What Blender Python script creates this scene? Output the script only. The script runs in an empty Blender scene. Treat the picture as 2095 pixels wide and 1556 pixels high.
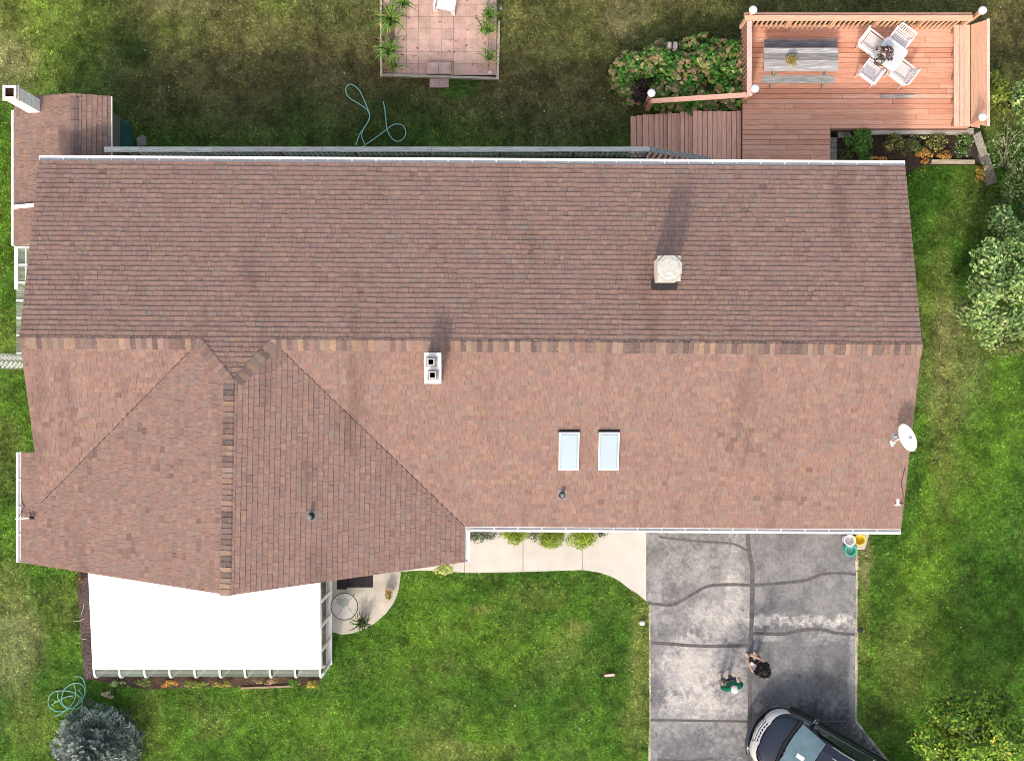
import bpy, math, random
import numpy as np
from mathutils import Vector, Matrix

# ------------------------------------------------------------------ camera, light, exposure
CAMH, FPX, CX, CY = 40.0, 2880.0, 1047.5, 778.0
scn = bpy.context.scene
COL = scn.collection
cam_d = bpy.data.cameras.new("camera")
cam_d.sensor_width = 36.0
cam_d.lens = 36.0 * FPX / 2095.0
cam_d.clip_end = 2000
cam = bpy.data.objects.new("camera", cam_d)
cam.location = (0, 0, CAMH)
COL.objects.link(cam)
scn.camera = cam

SUN_EL, SHADOW_AZ = math.radians(43), math.radians(15)
world = bpy.data.worlds.new("World")
scn.world = world
world.use_nodes = True
wn = world.node_tree
bg = wn.nodes["Background"]
sky = wn.nodes.new("ShaderNodeTexSky")
sky.sky_type = 'NISHITA'
sky.sun_disc = False
sky.sun_elevation = SUN_EL
sky.sun_rotation = math.pi + SHADOW_AZ
sky.dust_density = 1.5
sky.air_density = 1.0
sky.ozone_density = 0.0
sky_tint = wn.nodes.new("ShaderNodeVectorMath")      # warm tint put into the hazy sky's colour, in place of white balance
sky_tint.operation = 'MULTIPLY'
sky_tint.inputs[1].default_value = (1.20, 1.0, 0.80)
wn.links.new(sky.outputs[0], sky_tint.inputs[0])
wn.links.new(sky_tint.outputs[0], bg.inputs[0])
bg.inputs[1].default_value = 0.15
sun_d = bpy.data.lights.new("sun", 'SUN')
sun_d.energy = 1.0
sun_d.angle = math.radians(5.5)
sun_d.color = (1.0, 0.94, 0.85)
sun = bpy.data.objects.new("sun", sun_d)
sun.rotation_euler = Vector((math.cos(SUN_EL) * math.sin(SHADOW_AZ), math.cos(SUN_EL) * math.cos(SHADOW_AZ),
                             -math.sin(SUN_EL))).to_track_quat('-Z', 'Y').to_euler()
COL.objects.link(sun)
scn.view_settings.view_transform = 'Standard'
scn.view_settings.look = 'None'
scn.view_settings.gamma = 1.0
scn.view_settings.exposure = 1.16
scn.cycles.filter_width = 0.9
scn.cycles.max_bounces = 5
scn.cycles.diffuse_bounces = 2
scn.cycles.transparent_max_bounces = 6

rng = np.random.default_rng(7)
R = random.Random(11)


# ------------------------------------------------------------------ helpers
def P(px, py, z=0.0):
    """A point of the photograph at height z, in metres."""
    k = (CAMH - z) / FPX
    return Vector(((px - CX) * k, -(py - CY) * k, z))


def tint(c, a=0.1, rr=None):
    rr = rr or R
    k = 1 + rr.uniform(-a, a)
    return tuple(min(1, x * k * (1 + rr.uniform(-a * .25, a * .25))) for x in c)


_tab = [rng.random((256, 256)) for _ in range(4)]


def vnoise(x, y, k=0):
    xi = np.floor(x).astype(int); yi = np.floor(y).astype(int)
    fx = x - xi; fy = y - yi
    fx = fx * fx * (3 - 2 * fx); fy = fy * fy * (3 - 2 * fy)
    t = _tab[k % 4]; a = t[xi & 255, yi & 255]; b = t[(xi + 1) & 255, yi & 255]
    c = t[xi & 255, (yi + 1) & 255]; d = t[(xi + 1) & 255, (yi + 1) & 255]
    return (a * (1 - fx) + b * fx) * (1 - fy) + (c * (1 - fx) + d * fx) * fy


def fbm(x, y, s, k=0, o=4):
    v = 0; a = .5; t = 0
    for i in range(o):
        v = v + a * vnoise(x * s + 17.3 * i, y * s + 9.1 * i, k + i); t += a; a *= .55; s *= 2.1
    return v / t


def fb(x, y, s, k=0, g=2.4):
    return np.clip((fbm(x, y, s, k) - .5) * g + .5, 0, 1)


def material(name, rough=.7, metal=0.0, nscale=6.0, namt=.25, bump=0.0, bscale=60.0, stretch=(1, 1, 1), coat=0.0,
             alpha=1.0, transl=0.0, spec=.5, fine=0.0, stain=0.0, local=False):
    m = bpy.data.materials.new(name)
    m.use_nodes = True
    nt = m.node_tree; N = nt.nodes; L = nt.links
    bs = N["Principled BSDF"]
    at = N.new("ShaderNodeAttribute"); at.attribute_name = "tint"
    if local:
        geo = N.new("ShaderNodeTexCoord"); src = geo.outputs["Object"]
    else:
        geo = N.new("ShaderNodeNewGeometry"); src = geo.outputs["Position"]
    mp = N.new("ShaderNodeMapping"); mp.inputs["Scale"].default_value = stretch
    L.new(src, mp.inputs[0])

    def mult(col, fac_out, lo, hi):
        mr = N.new("ShaderNodeMapRange"); mr.inputs[1].default_value = .3; mr.inputs[2].default_value = .7
        mr.inputs[3].default_value = lo; mr.inputs[4].default_value = hi
        L.new(fac_out, mr.inputs[0])
        vm = N.new("ShaderNodeVectorMath"); vm.operation = 'SCALE'
        L.new(col, vm.inputs[0]); L.new(mr.outputs[0], vm.inputs["Scale"])
        return vm.outputs[0]
    n1 = N.new("ShaderNodeTexNoise"); n1.inputs["Scale"].default_value = nscale; n1.inputs["Detail"].default_value = 5
    L.new(mp.outputs[0], n1.inputs["Vector"])
    c = mult(at.outputs["Color"], n1.outputs[0], 1 - namt, 1 + namt)
    if fine:
        n2 = N.new("ShaderNodeTexNoise"); n2.inputs["Scale"].default_value = 45; n2.inputs["Detail"].default_value = 3
        L.new(src, n2.inputs["Vector"])
        c = mult(c, n2.outputs[0], 1 - fine, 1 + fine)
    if stain:
        m2 = N.new("ShaderNodeMapping"); m2.inputs["Scale"].default_value = (1.4, .35, .35)
        L.new(src, m2.inputs[0])
        n3 = N.new("ShaderNodeTexNoise"); n3.inputs["Scale"].default_value = 1.0; n3.inputs["Detail"].default_value = 4
        L.new(m2.outputs[0], n3.inputs["Vector"])
        mr = N.new("ShaderNodeMapRange"); mr.inputs[1].default_value = .56; mr.inputs[2].default_value = .74
        mr.inputs[3].default_value = 1.0; mr.inputs[4].default_value = 1 - stain
        L.new(n3.outputs[0], mr.inputs[0])
        vm = N.new("ShaderNodeVectorMath"); vm.operation = 'SCALE'
        L.new(c, vm.inputs[0]); L.new(mr.outputs[0], vm.inputs["Scale"]); c = vm.outputs[0]
    L.new(c, bs.inputs["Base Color"])
    bs.inputs["Roughness"].default_value = rough
    bs.inputs["Metallic"].default_value = metal
    bs.inputs["Specular IOR Level"].default_value = spec
    bs.inputs["Coat Weight"].default_value = coat
    bs.inputs["Coat Roughness"].default_value = .05
    bs.inputs["Alpha"].default_value = alpha
    if bump:
        n4 = N.new("ShaderNodeTexNoise"); n4.inputs["Scale"].default_value = bscale; n4.inputs["Detail"].default_value = 3
        L.new(mp.outputs[0], n4.inputs["Vector"])
        b = N.new("ShaderNodeBump"); b.inputs["Strength"].default_value = bump; b.inputs["Distance"].default_value = .02
        L.new(n4.outputs[0], b.inputs["Height"]); L.new(b.outputs[0], bs.inputs["Normal"])
    if transl:
        tr = N.new("ShaderNodeBsdfTranslucent"); L.new(c, tr.inputs[0])
        mx = N.new("ShaderNodeMixShader"); mx.inputs[0].default_value = transl
        out = N["Material Output"]
        L.new(bs.outputs[0], mx.inputs[1]); L.new(tr.outputs[0], mx.inputs[2]); L.new(mx.outputs[0], out.inputs[0])
    return m


M = dict(
    shingle=material("asphalt_shingle", .92, nscale=9, namt=.10, fine=.16, stain=.25, bump=.25, bscale=70, spec=.2),
    white=material("white_painted_metal", .45, nscale=3, namt=.05),
    whitewall=material("white_masonry", .85, nscale=14, namt=.14, fine=.08, bump=.3, bscale=30, spec=.2),
    panel=material("white_panel", .35, nscale=1.2, namt=.03),
    deck_x=material("stained_boards", .75, nscale=5, namt=.20, fine=.10, stretch=(.5, 9, 9), bump=.15, bscale=14, spec=.25),
    deck_y=material("stained_boards_across", .75, nscale=5, namt=.20, fine=.10, stretch=(9, .5, 9), bump=.15, bscale=14, spec=.25),
    grey_x=material("weathered_wood", .85, nscale=5, namt=.38, fine=.12, stretch=(.6, 9, 9), bump=.3, bscale=14, spec=.2),
    grey_y=material("weathered_timber", .85, nscale=5, namt=.38, fine=.12, stretch=(6, .9, 6), bump=.3, bscale=14, spec=.2),
    metal=material("bare_metal", .35, metal=.8, nscale=5, namt=.15),
    plain=material("painted_surface", .55, nscale=8, namt=.10),
    rough=material("rough_surface", .9, nscale=10, namt=.22, fine=.12, bump=.3, bscale=40, spec=.2),
    concrete=material("concrete", .85, nscale=2.2, namt=.07, fine=.06, bump=.1, bscale=60, spec=.25),
    asphalt=material("weathered_asphalt", .88, nscale=16, namt=.12, fine=.16, bump=.3, bscale=90, spec=.25),
    paver=material("concrete_pavers", .88, nscale=5, namt=.14, fine=.08, bump=.15, bscale=50, spec=.2),
    soil=material("soil_and_mulch", .95, nscale=18, namt=.5, fine=.3, bump=.8, bscale=30, spec=.1),
    lawn=material("lawn_turf", .95, nscale=10, namt=.25, fine=.25, bump=.5, bscale=40, spec=.1),
    grass=material("grass_blades", .7, nscale=3, namt=.12, transl=.25, spec=.2),
    leaf=material("leaves", .55, nscale=5, namt=.18, transl=.22, spec=.35),
    bark=material("bark", .9, nscale=20, namt=.3, bump=.4, bscale=30, spec=.1),
    glass=material("tinted_glass", .06, nscale=2, namt=.1, alpha=.55),
    skyl=material("skylight_acrylic", .45, nscale=1.2, namt=.03, spec=.15),
    globe=material("opal_globe", .2, nscale=2, namt=.03),
    car=material("navy_car_paint", .28, metal=.35, nscale=3, namt=.05, coat=.9, local=True),
    carglass=material("car_glass", .07, nscale=2.5, namt=.22, coat=.5, local=True),
    chrome=material("chrome", .18, metal=1.0, nscale=10, namt=.1, local=True),
    rubber=material("rubber", .8, nscale=10, namt=.1, spec=.3, local=True),
    skin=material("skin", .55, nscale=12, namt=.06, spec=.3, local=True),
    cloth=material("cloth", .9, nscale=14, namt=.15, bump=.3, bscale=30, spec=.15, local=True),
    hair=material("hair", .7, nscale=30, namt=.35, bump=.6, bscale=40, spec=.3, local=True),
    hose=material("garden_hose_rubber", .4, nscale=10, namt=.08),
)

ORG = {}


def link_mesh(name, me, parent=None, base=None, label=None, cat=None, group=None, kind=None, smooth=False):
    o = bpy.data.objects.new(name, me)
    COL.objects.link(o)
    if parent is not None:
        o.parent = parent; ORG[o] = ORG[parent]
    else:
        ORG[o] = Vector(base) if base is not None else Vector((0, 0, 0))
        o.location = ORG[o]
    org = ORG[o]
    if org.length > 0:
        me.transform(Matrix.Translation(-org))
    if smooth:
        me.polygons.foreach_set("use_smooth", [True] * len(me.polygons))
    tag(o, label, cat, group, kind)
    return o


def tag(o, label=None, cat=None, group=None, kind=None):
    if label: o["label"] = label
    if cat: o["category"] = cat
    if group: o["group"] = group
    if kind: o["kind"] = kind
    return o


def empty(name, loc, label, cat, group=None):
    o = bpy.data.objects.new(name, None)
    o.location = loc; o.empty_display_size = .2
    COL.objects.link(o)
    ORG[o] = Vector(loc)
    return tag(o, label, cat, group)


def copy_tree(o, parent=None):
    c = o.copy(); COL.objects.link(c)
    c.parent = parent
    for ch in list(o.children):
        copy_tree(ch, c)
    return c


class MB:
    """Collects shapes with a colour per face, then links them as one mesh."""
    def __init__(s, col=(.5, .5, .5)):
        s.v = []; s.f = []; s.c = []; s.col = col

    def add(s, vs, fs, col=None):
        n = len(s.v); s.v += [tuple(x) for x in vs]
        s.f += [tuple(i + n for i in f) for f in fs]
        s.c += [tuple(col or s.col)] * len(fs)

    def prism(s, poly, z0, z1, col=None):
        """poly: xy list (ccw); z0/z1 numbers or functions of (x, y)"""
        g0 = z0 if callable(z0) else (lambda x, y: z0)
        g1 = z1 if callable(z1) else (lambda x, y: z1)
        a = sum(poly[i][0] * poly[(i + 1) % len(poly)][1] - poly[(i + 1) % len(poly)][0] * poly[i][1] for i in range(len(poly)))
        if a < 0: poly = poly[::-1]
        n = len(poly)
        vs = [(p[0], p[1], g0(p[0], p[1])) for p in poly] + [(p[0], p[1], g1(p[0], p[1])) for p in poly]
        fs = [tuple(range(n - 1, -1, -1)), tuple(range(n, 2 * n))] + [(i, (i + 1) % n, n + (i + 1) % n, n + i) for i in range(n)]
        s.add(vs, fs, col)

    def box(s, x0, x1, y0, y1, z0, z1, col=None):
        s.prism([(x0, y0), (x1, y0), (x1, y1), (x0, y1)], z0, z1, col)

    def bar(s, a, b, w, h, col=None, up=(0, 0, 1)):
        a = Vector(a); b = Vector(b); d = (b - a).normalized()
        sd = d.cross(Vector(up))
        if sd.length < 1e-4: sd = d.cross(Vector((1, 0, 0)))
        sd.normalize(); u = sd.cross(d).normalized()
        sd *= w / 2; u *= h / 2
        vs = [a - sd - u, a + sd - u, a + sd + u, a - sd + u, b - sd - u, b + sd - u, b + sd + u, b - sd + u]
        s.add(vs, [(0, 1, 2, 3), (7, 6, 5, 4), (0, 4, 5, 1), (1, 5, 6, 2), (2, 6, 7, 3), (3, 7, 4, 0)], col)

    def tube(s, pts, r, seg=8, col=None, cap=True):
        pts = [Vector(p) for p in pts]; n = len(pts)
        rs = r if isinstance(r, (list, tuple)) else [r] * n
        vs = []; ref = Vector((0, 0, 1))
        for i, p in enumerate(pts):
            d = (pts[min(i + 1, n - 1)] - pts[max(i - 1, 0)])
            d = d.normalized() if d.length > 0 else Vector((0, 0, 1))
            sd = d.cross(ref)
            if sd.length < .05: sd = d.cross(Vector((1, 0, 0)))
            sd.normalize(); u = sd.cross(d)
            for k in range(seg):
                t = 2 * math.pi * k / seg
                vs.append(p + (sd * math.cos(t) + u * math.sin(t)) * rs[i])
        fs = [(i * seg + k, i * seg + (k + 1) % seg, (i + 1) * seg + (k + 1) % seg, (i + 1) * seg + k)
              for i in range(n - 1) for k in range(seg)]
        if cap:
            fs += [tuple(range(seg - 1, -1, -1)), tuple(range((n - 1) * seg, n * seg))]
        s.add(vs, fs, col)

    def lathe(s, c, prof, seg=20, col=None, sx=1, sy=1):
        """prof: (radius, z) list from bottom to top"""
        vs = []; n = len(prof)
        for r, z in prof:
            for k in range(seg):
                t = 2 * math.pi * k / seg
                vs.append((c[0] + r * sx * math.cos(t), c[1] + r * sy * math.sin(t), c[2] + z))
        fs = [(i * seg + k, i * seg + (k + 1) % seg, (i + 1) * seg + (k + 1) % seg, (i + 1) * seg + k)
              for i in range(n - 1) for k in range(seg)]
        fs += [tuple(range(seg - 1, -1, -1)), tuple(range((n - 1) * seg, n * seg))]
        s.add(vs, fs, col)

    def ball(s, c, r, seg=12, rings=8, col=None, sc=(1, 1, 1)):
        prof = [(r * math.sin(math.pi * i / rings), -r * math.cos(math.pi * i / rings)) for i in range(rings + 1)]
        prof[0] = (r * .02, -r); prof[-1] = (r * .02, r)
        s.lathe(c, [(a, z * sc[2]) for a, z in prof], seg, col, sc[0], sc[1])

    def build(s, name, mat, parent=None, label=None, cat=None, group=None, kind=None, smooth=False, base=None):
        me = bpy.data.meshes.new(name)
        me.from_pydata(s.v, [], s.f)
        at = me.attributes.new("tint", 'FLOAT_COLOR', 'FACE')
        at.data.foreach_set("color", np.array([(*c[:3], 1.0) for c in s.c], dtype=np.float32).ravel())
        me.materials.append(mat)
        if parent is None and base is None and kind is None and s.v:
            a = np.array(s.v); base = (float(a[:, 0].mean()), float(a[:, 1].mean()), float(a[:, 2].min()))
        return link_mesh(name, me, parent, base, label, cat, group, kind, smooth)


def np_mesh(name, V, Fq, C, mat, **kw):
    """V (n,3), Fq (m,k) faces all of k corners, C (m,3)"""
    me = bpy.data.meshes.new(name)
    m, k = Fq.shape
    me.vertices.add(len(V)); me.vertices.foreach_set("co", V.astype(np.float32).ravel())
    me.loops.add(m * k); me.loops.foreach_set("vertex_index", Fq.astype(np.int32).ravel())
    me.polygons.add(m); me.polygons.foreach_set("loop_start", np.arange(0, m * k, k, dtype=np.int32))
    me.update(calc_edges=True); me.validate()
    at = me.attributes.new("tint", 'FLOAT_COLOR', 'FACE')
    at.data.foreach_set("color", np.hstack([C, np.ones((m, 1))]).astype(np.float32).ravel())
    me.materials.append(mat)
    if kw.get("parent") is None and kw.get("base") is None and kw.get("kind") is None:
        kw["base"] = (float(V[:, 0].mean()), float(V[:, 1].mean()), float(V[:, 2].min()))
    return link_mesh(name, me, **kw)


def clip(poly, conv):
    """Sutherland-Hodgman, conv is ccw convex"""
    out = poly
    for i in range(len(conv)):
        a = conv[i]; b = conv[(i + 1) % len(conv)]
        ex, ey = b[0] - a[0], b[1] - a[1]
        ins = [(ex * (p[1] - a[1]) - ey * (p[0] - a[0])) for p in out]
        nw = []
        for j in range(len(out)):
            p, q = out[j], out[(j + 1) % len(out)]; dp, dq = ins[j], ins[(j + 1) % len(out)]
            if dp >= 0: nw.append(p)
            if (dp >= 0) != (dq >= 0):
                t = dp / (dp - dq); nw.append((p[0] + (q[0] - p[0]) * t, p[1] + (q[1] - p[1]) * t))
        out = nw
        if len(out) < 3: return []
    return out


def ccw(poly):
    poly = [(p[0], p[1]) for p in poly]
    a = sum(poly[i][0] * poly[(i + 1) % len(poly)][1] - poly[(i + 1) % len(poly)][0] * poly[i][1] for i in range(len(poly)))
    return poly if a > 0 else poly[::-1]


def inpoly(x, y, poly):
    r = np.zeros(x.shape, bool); n = len(poly)
    for i in range(n):
        x0, y0 = poly[i][0], poly[i][1]; x1, y1 = poly[(i + 1) % n][0], poly[(i + 1) % n][1]
        if y0 == y1: continue
        r ^= ((y0 > y) != (y1 > y)) & (x < (x1 - x0) * (y - y0) / (y1 - y0) + x0)
    return r


def spline(pts, n=8, closed=False):
    pts = [Vector(p) for p in pts]; out = []
    for i in range(len(pts) - 1):
        p0 = pts[max(i - 1, 0)]; p1 = pts[i]; p2 = pts[i + 1]; p3 = pts[min(i + 2, len(pts) - 1)]
        for k in range(n):
            t = k / n
            out.append(.5 * ((2 * p1) + (p2 - p0) * t + (2 * p0 - 5 * p1 + 4 * p2 - p3) * t * t + (3 * p1 - p0 - 3 * p2 + p3) * t ** 3))
    out.append(pts[-1])
    return out


def G(pts, z=0.0):
    return [(P(x, y, z).x, P(x, y, z).y) for x, y in pts]


# ------------------------------------------------------------------ foliage
def leaves(name, pts, nrm, size, C, mat=None, aspect=.55, flat=.5, droop=0.0, dirs=None, **kw):
    n = len(pts)
    d = rng.normal(size=(n, 3)) if dirs is None else dirs + rng.normal(size=(n, 3)) * .25
    nn = nrm + rng.normal(size=(n, 3)) * flat
    nn /= np.linalg.norm(nn, axis=1)[:, None] + 1e-9
    d = d - (d * nn).sum(1)[:, None] * nn
    d /= np.linalg.norm(d, axis=1)[:, None] + 1e-9
    s = np.cross(nn, d)
    L = size[:, None]
    a = pts - d * L * .5; b = pts + s * L * aspect * .5; c = pts + d * L * .5 - nn * L * droop; e = pts - s * L * aspect * .5
    V = np.stack([a, b, c, e], 1).reshape(-1, 3)
    Fq = np.arange(4 * n).reshape(n, 4)
    return np_mesh(name, V, Fq, C, mat or M["leaf"], **kw)


def pick(palette, n, var=.2):
    """palette: list of (weight, rgb)"""
    w = np.array([p[0] for p in palette], float); w /= w.sum()
    c = np.array([p[1] for p in palette])
    out = c[rng.choice(len(c), n, p=w)]
    return np.clip(out * (1 + rng.uniform(-var, var, (n, 1))) * (1 + rng.uniform(-.06, .06, (n, 3))), 0, 1)


def crown(cx, cy, z0, rx, ry, h, n, lumps=14, lr=.38, seed=0, gap=.0):
    """points on the skins of many small lobes filling a dome"""
    r = np.random.default_rng(seed + 100)
    th = r.uniform(0, 2 * np.pi, lumps); rad = np.sqrt(r.random(lumps)) * (1 - lr * .75)
    lx = np.cos(th) * rad; ly = np.sin(th) * rad
    lz = np.sqrt(np.clip(1 - rad ** 2, 0, 1)) * (.62 + .3 * r.random(lumps))
    ls = lr * r.uniform(.6, 1.15, lumps)
    k = r.integers(0, lumps, n)
    v = r.normal(size=(n, 3)); v[:, 2] = np.abs(v[:, 2]) * .9 - .25
    v /= np.linalg.norm(v, axis=1)[:, None]
    rr = ls[k] * r.uniform(.55, 1.05, n)
    p = np.stack([lx[k] + v[:, 0] * rr, ly[k] + v[:, 1] * rr, lz[k] + v[:, 2] * rr], 1)
    p[:, 2] = np.maximum(p[:, 2], .03)
    pts = p * np.array([rx, ry, h * .95]) + np.array([cx, cy, z0])
    nr = v + np.array([0, 0, .5])
    return pts, nr, k


def shrub(kind, label, cat, px, py, rx, ry, h, n, size, palette, z0=0.0, lumps=14, lr=.38, seed=0, group=None, aspect=.55,
          stems=6, lumpvar=.22, flat=.6, hmid=.5):
    c = P(px, py, z0 + h * hmid)
    root = empty(kind, (c.x, c.y, z0), label, cat, group)
    pts, nr, k = crown(c.x, c.y, z0, rx / 72, ry / 72, h, n, lumps, lr, seed)
    C = pick(palette, n)
    lv = 1 + np.random.default_rng(seed).uniform(-lumpvar, lumpvar, lumps)
    C = np.clip(C * lv[k][:, None], 0, 1)
    leaves("foliage", pts, nr, rng.uniform(.6, 1.2, n) * size, C, aspect=aspect, flat=flat, parent=root)
    mb = MB((.09, .065, .045))
    for i in range(stems):
        a = 2 * math.pi * i / stems + seed
        e = (c.x + math.cos(a) * rx / 72 * .55, c.y + math.sin(a) * ry / 72 * .55, z0 + h * .6)
        mb.tube([(c.x + math.cos(a) * .03, c.y + math.sin(a) * .03, z0 - .01), ((c.x * 2 + e[0]) / 3, (c.y * 2 + e[1]) / 3, z0 + h * .35), e],
                [.012 + h * .012, .01 + h * .006, .004], 5)
    mb.build("stem", M["bark"], root)
    return root


# ------------------------------------------------------------------ lawn
GREEN, OLIVE, DRY, TAN, BROWN, VIV = (np.array(c) for c in ((.070, .180, .020), (.14, .15, .045), (.27, .29, .08), (.38, .33, .18), (.155, .125, .058), (.185, .32, .03)))
BLOBS = [(50, 60, 150, 130, DRY, .75), (120, 40, 90, 120, VIV, .55), (30, 332, 28, 160, VIV, .35), (20, 130, 60, 60, TAN, .45), (10, 480, 30, 70, VIV, .4),
         (380, 5, 90, 25, TAN, .35), (1275, 45, 48, 42, TAN, .7), (1310, 10, 120, 22, BROWN, .4), (275, 105, 28, 34, GREEN * .55, .9), (345, 60, 24, 14, VIV, .35), (570, 15, 40, 20, VIV, .35),
         (640, 170, 330, 130, BROWN, .55), (450, 40, 250, 60, DRY * .8, .35), (1130, 200, 160, 120, BROWN, .55), (1180, 60, 120, 90, OLIVE, .5), (820, 250, 120, 60, GREEN * .6, .5), (930, 178, 50, 26, GREEN * .9, .7),
         (620, 240, 70, 60, GREEN * .7, .5), (2060, 60, 80, 60, BROWN, .5),
         (1990, 430, 50, 90, DRY * .8, .35), (1925, 620, 26, 170, DRY, .5), (1945, 740, 80, 120, TAN * .8, .5), (1880, 420, 20, 110, GREEN, .6), (1898, 800, 18, 300, VIV, .45), (1930, 860, 30, 160, DRY, .55),
         (2010, 900, 80, 200, VIV, .3), (1890, 1200, 60, 150, VIV, .5), (1860, 1350, 60, 90, DRY, .4), (1800, 1460, 30, 60, OLIVE * .8, .5), (1990, 1470, 60, 80, BROWN, .35),  # dark olive blob right of the driveway: a cast shadow painted on the grass
         (15, 1310, 70, 110, TAN, .45), (20, 1210, 40, 60, DRY, .4), (60, 1480, 50, 60, DRY, .35), (130, 1240, 40, 60, OLIVE, .4), (20, 940, 30, 90, OLIVE, .5),
         (985, 1245, 24, 7, DRY, .6), (1180, 1285, 26, 20, DRY, .5), (1150, 1330, 40, 50, DRY, .3), (1110, 1220, 50, 30, DRY, .25), (860, 1300, 60, 60, VIV, .3), (1040, 1330, 60, 60, VIV, .35), (900, 1530, 60, 30, DRY, .3),
         (1310, 1330, 22, 110, DRY, .55), (1300, 1480, 30, 60, DRY, .45), (300, 1480, 40, 60, DRY, .3), (440, 1470, 40, 40, DRY, .2), (760, 1440, 80, 50, GREEN * .8, .4), (1000, 1430, 60, 40, GREEN * .7, .4),
         (1010, 1500, 70, 40, VIV, .3), (650, 1470, 80, 50, VIV, .25), (35, 700, 40, 60, DRY, .3), (1765, 1250, 14, 160, DRY, .4), (1770, 1140, 12, 60, TAN, .5), (960, 1535, 90, 20, DRY, .35)]


def lawn_col(x, y):
    px = x * 72 + CX; py = CY - y * 72
    f = fb(x, y, .7, 0) * .8
    c = GREEN[None, :] * (1 - f[:, None]) + np.array((.135, .255, .030))[None, :] * f[:, None]
    north = np.clip((330 - py) / 120, 0, 1) * (px < 2200) * np.clip((px - 60) / 250, 0.15, 1) * .95
    nc = np.array((.150, .150, .050))[None, :] * (.7 + .6 * fb(x, y, .8, 2)[:, None])
    c = c * (1 - north[:, None]) + nc * north[:, None]
    wob = (fbm(x, y, .8, 1) - .5) * 1.1; wob2 = (fbm(x, y, 1.6, 3) - .5) * .8
    for bx, by, rx, ry, bc, s in BLOBS:
        d = ((px - bx) / rx) ** 2 + ((py - by) / ry) ** 2
        w = np.clip(1.25 - d * .75 + wob + wob2, 0, 1) * s * (d < 6)
        c = c * (1 - w[:, None]) + bc[None, :] * w[:, None]
    g = fb(x, y, 2.6, 2)
    g2 = fb(x, y, 7.0, 1)
    ol = np.clip((fbm(x, y, 1.1, 1) - .5) * 4, 0, 1) * .35
    c = c * (1 - ol[:, None]) + np.array((.135, .165, .045))[None, :] * ol[:, None]
    dry = np.clip((fbm(x, y, 1.7, 3) - .58) * 5, 0, 1) * .2
    c = c * (1 - dry[:, None]) + DRY[None, :] * dry[:, None] * .85
    return c * (.58 + .52 * g[:, None] + .42 * g2[:, None])


xs = np.concatenate([[-400, -120, -45, -24], np.linspace(-17, 17, 300), [24, 45, 120, 400]])
ys = np.concatenate([[-400, -120, -45, -20], np.linspace(-13, 13, 230), [30, 60, 120, 400]])
gx, gy = np.meshgrid(xs, ys)
V = np.stack([gx.ravel(), gy.ravel(), np.zeros(gx.size)], 1)
nx = len(xs)
ii, jj = np.meshgrid(np.arange(nx - 1), np.arange(len(ys) - 1))
i0 = (jj * nx + ii).ravel()
Fq = np.stack([i0, i0 + 1, i0 + nx + 1, i0 + nx], 1)
ctr = V[Fq].mean(1)
np_mesh("lawn_ground", V, Fq, lawn_col(ctr[:, 0], ctr[:, 1]) * .75, M["lawn"], kind="structure", label="green lawn with dry brown patches around the house")

# ------------------------------------------------------------------ paving outlines (pixels of the photo)
DRIVE = G([(1322, 1060), (1753, 1060), (1752, 1300), (1751, 1474), (1816, 1556), (1880, 1640), (1328, 1640), (1331, 1475), (1330, 1240), (1322, 1228)])
WALK = G([(820, 1060), (1322, 1060), (1322, 1229), (1305, 1214), (1288, 1204), (1268, 1188), (1250, 1178), (1225, 1170), (1192, 1165), (1130, 1167), (1070, 1169),
          (960, 1171), (900, 1167), (860, 1166), (820, 1168)])
PATIO_S = G([(660, 1060), (819.8, 1060), (819.8, 1176), (816, 1205), (806, 1232), (790, 1254), (768, 1273), (745, 1287), (720, 1295), (700, 1297), (676, 1291), (660, 1291)])
PATIO_N = [P(780, -70, .1), P(1020, -70, .1), P(1020, 160, .1), P(780, 154, .1)]
STRIP_S = G([(172, 1376), (660, 1376), (655, 1398), (600, 1405), (500, 1407), (420, 1404), (300, 1410), (232, 1400), (200, 1392), (176, 1388)])
STRIP_W = G([(158, 1150), (200, 1150), (200, 1385), (172, 1392), (166, 1300), (160, 1240)])
BED = G([(1700, 272), (1992, 272), (2008, 330), (1905, 334), (1850, 352), (1700, 352)])


def flat_sheet(name, poly, z, colf, mat, cell=.25, label=None, side=.0, tone=None):
    """a sheet cut to a (convex or not) outline, coloured per small cell"""
    import mathutils.geometry as mg
    tris = mg.tessellate_polygon([[Vector((p[0], p[1], 0)) for p in poly]])
    mb = MB()
    X = [p[0] for p in poly]; Y = [p[1] for p in poly]
    for t in tris:
        tri = ccw([poly[i] for i in t])
        x0, x1 = min(p[0] for p in tri), max(p[0] for p in tri); y0, y1 = min(p[1] for p in tri), max(p[1] for p in tri)
        for i in range(int(math.floor(x0 / cell)), int(math.ceil(x1 / cell))):
            for j in range(int(math.floor(y0 / cell)), int(math.ceil(y1 / cell))):
                q = clip([(i * cell, j * cell), ((i + 1) * cell, j * cell), ((i + 1) * cell, (j + 1) * cell), (i * cell, (j + 1) * cell)], tri)
                if q:
                    mb.add([(a, b, z) for a, b in q], [tuple(range(len(q)))], (0, 0, 0))
                    mb.c[-1] = ((i + .5) * cell, (j + .5) * cell, 0)
    cc = np.array(mb.c)
    cols = colf(cc[:, 0], cc[:, 1])
    mb.c = [tuple(c) for c in cols]
    n = len(poly)
    if side:
        pl = ccw(poly)
        mb.add([(p[0], p[1], -.05) for p in pl] + [(p[0], p[1], z) for p in pl], [(i, (i + 1) % n, n + (i + 1) % n, n + i) for i in range(n)], tuple(cols[0]))
    return mb.build(name, mat, kind="structure", label=label)


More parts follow.
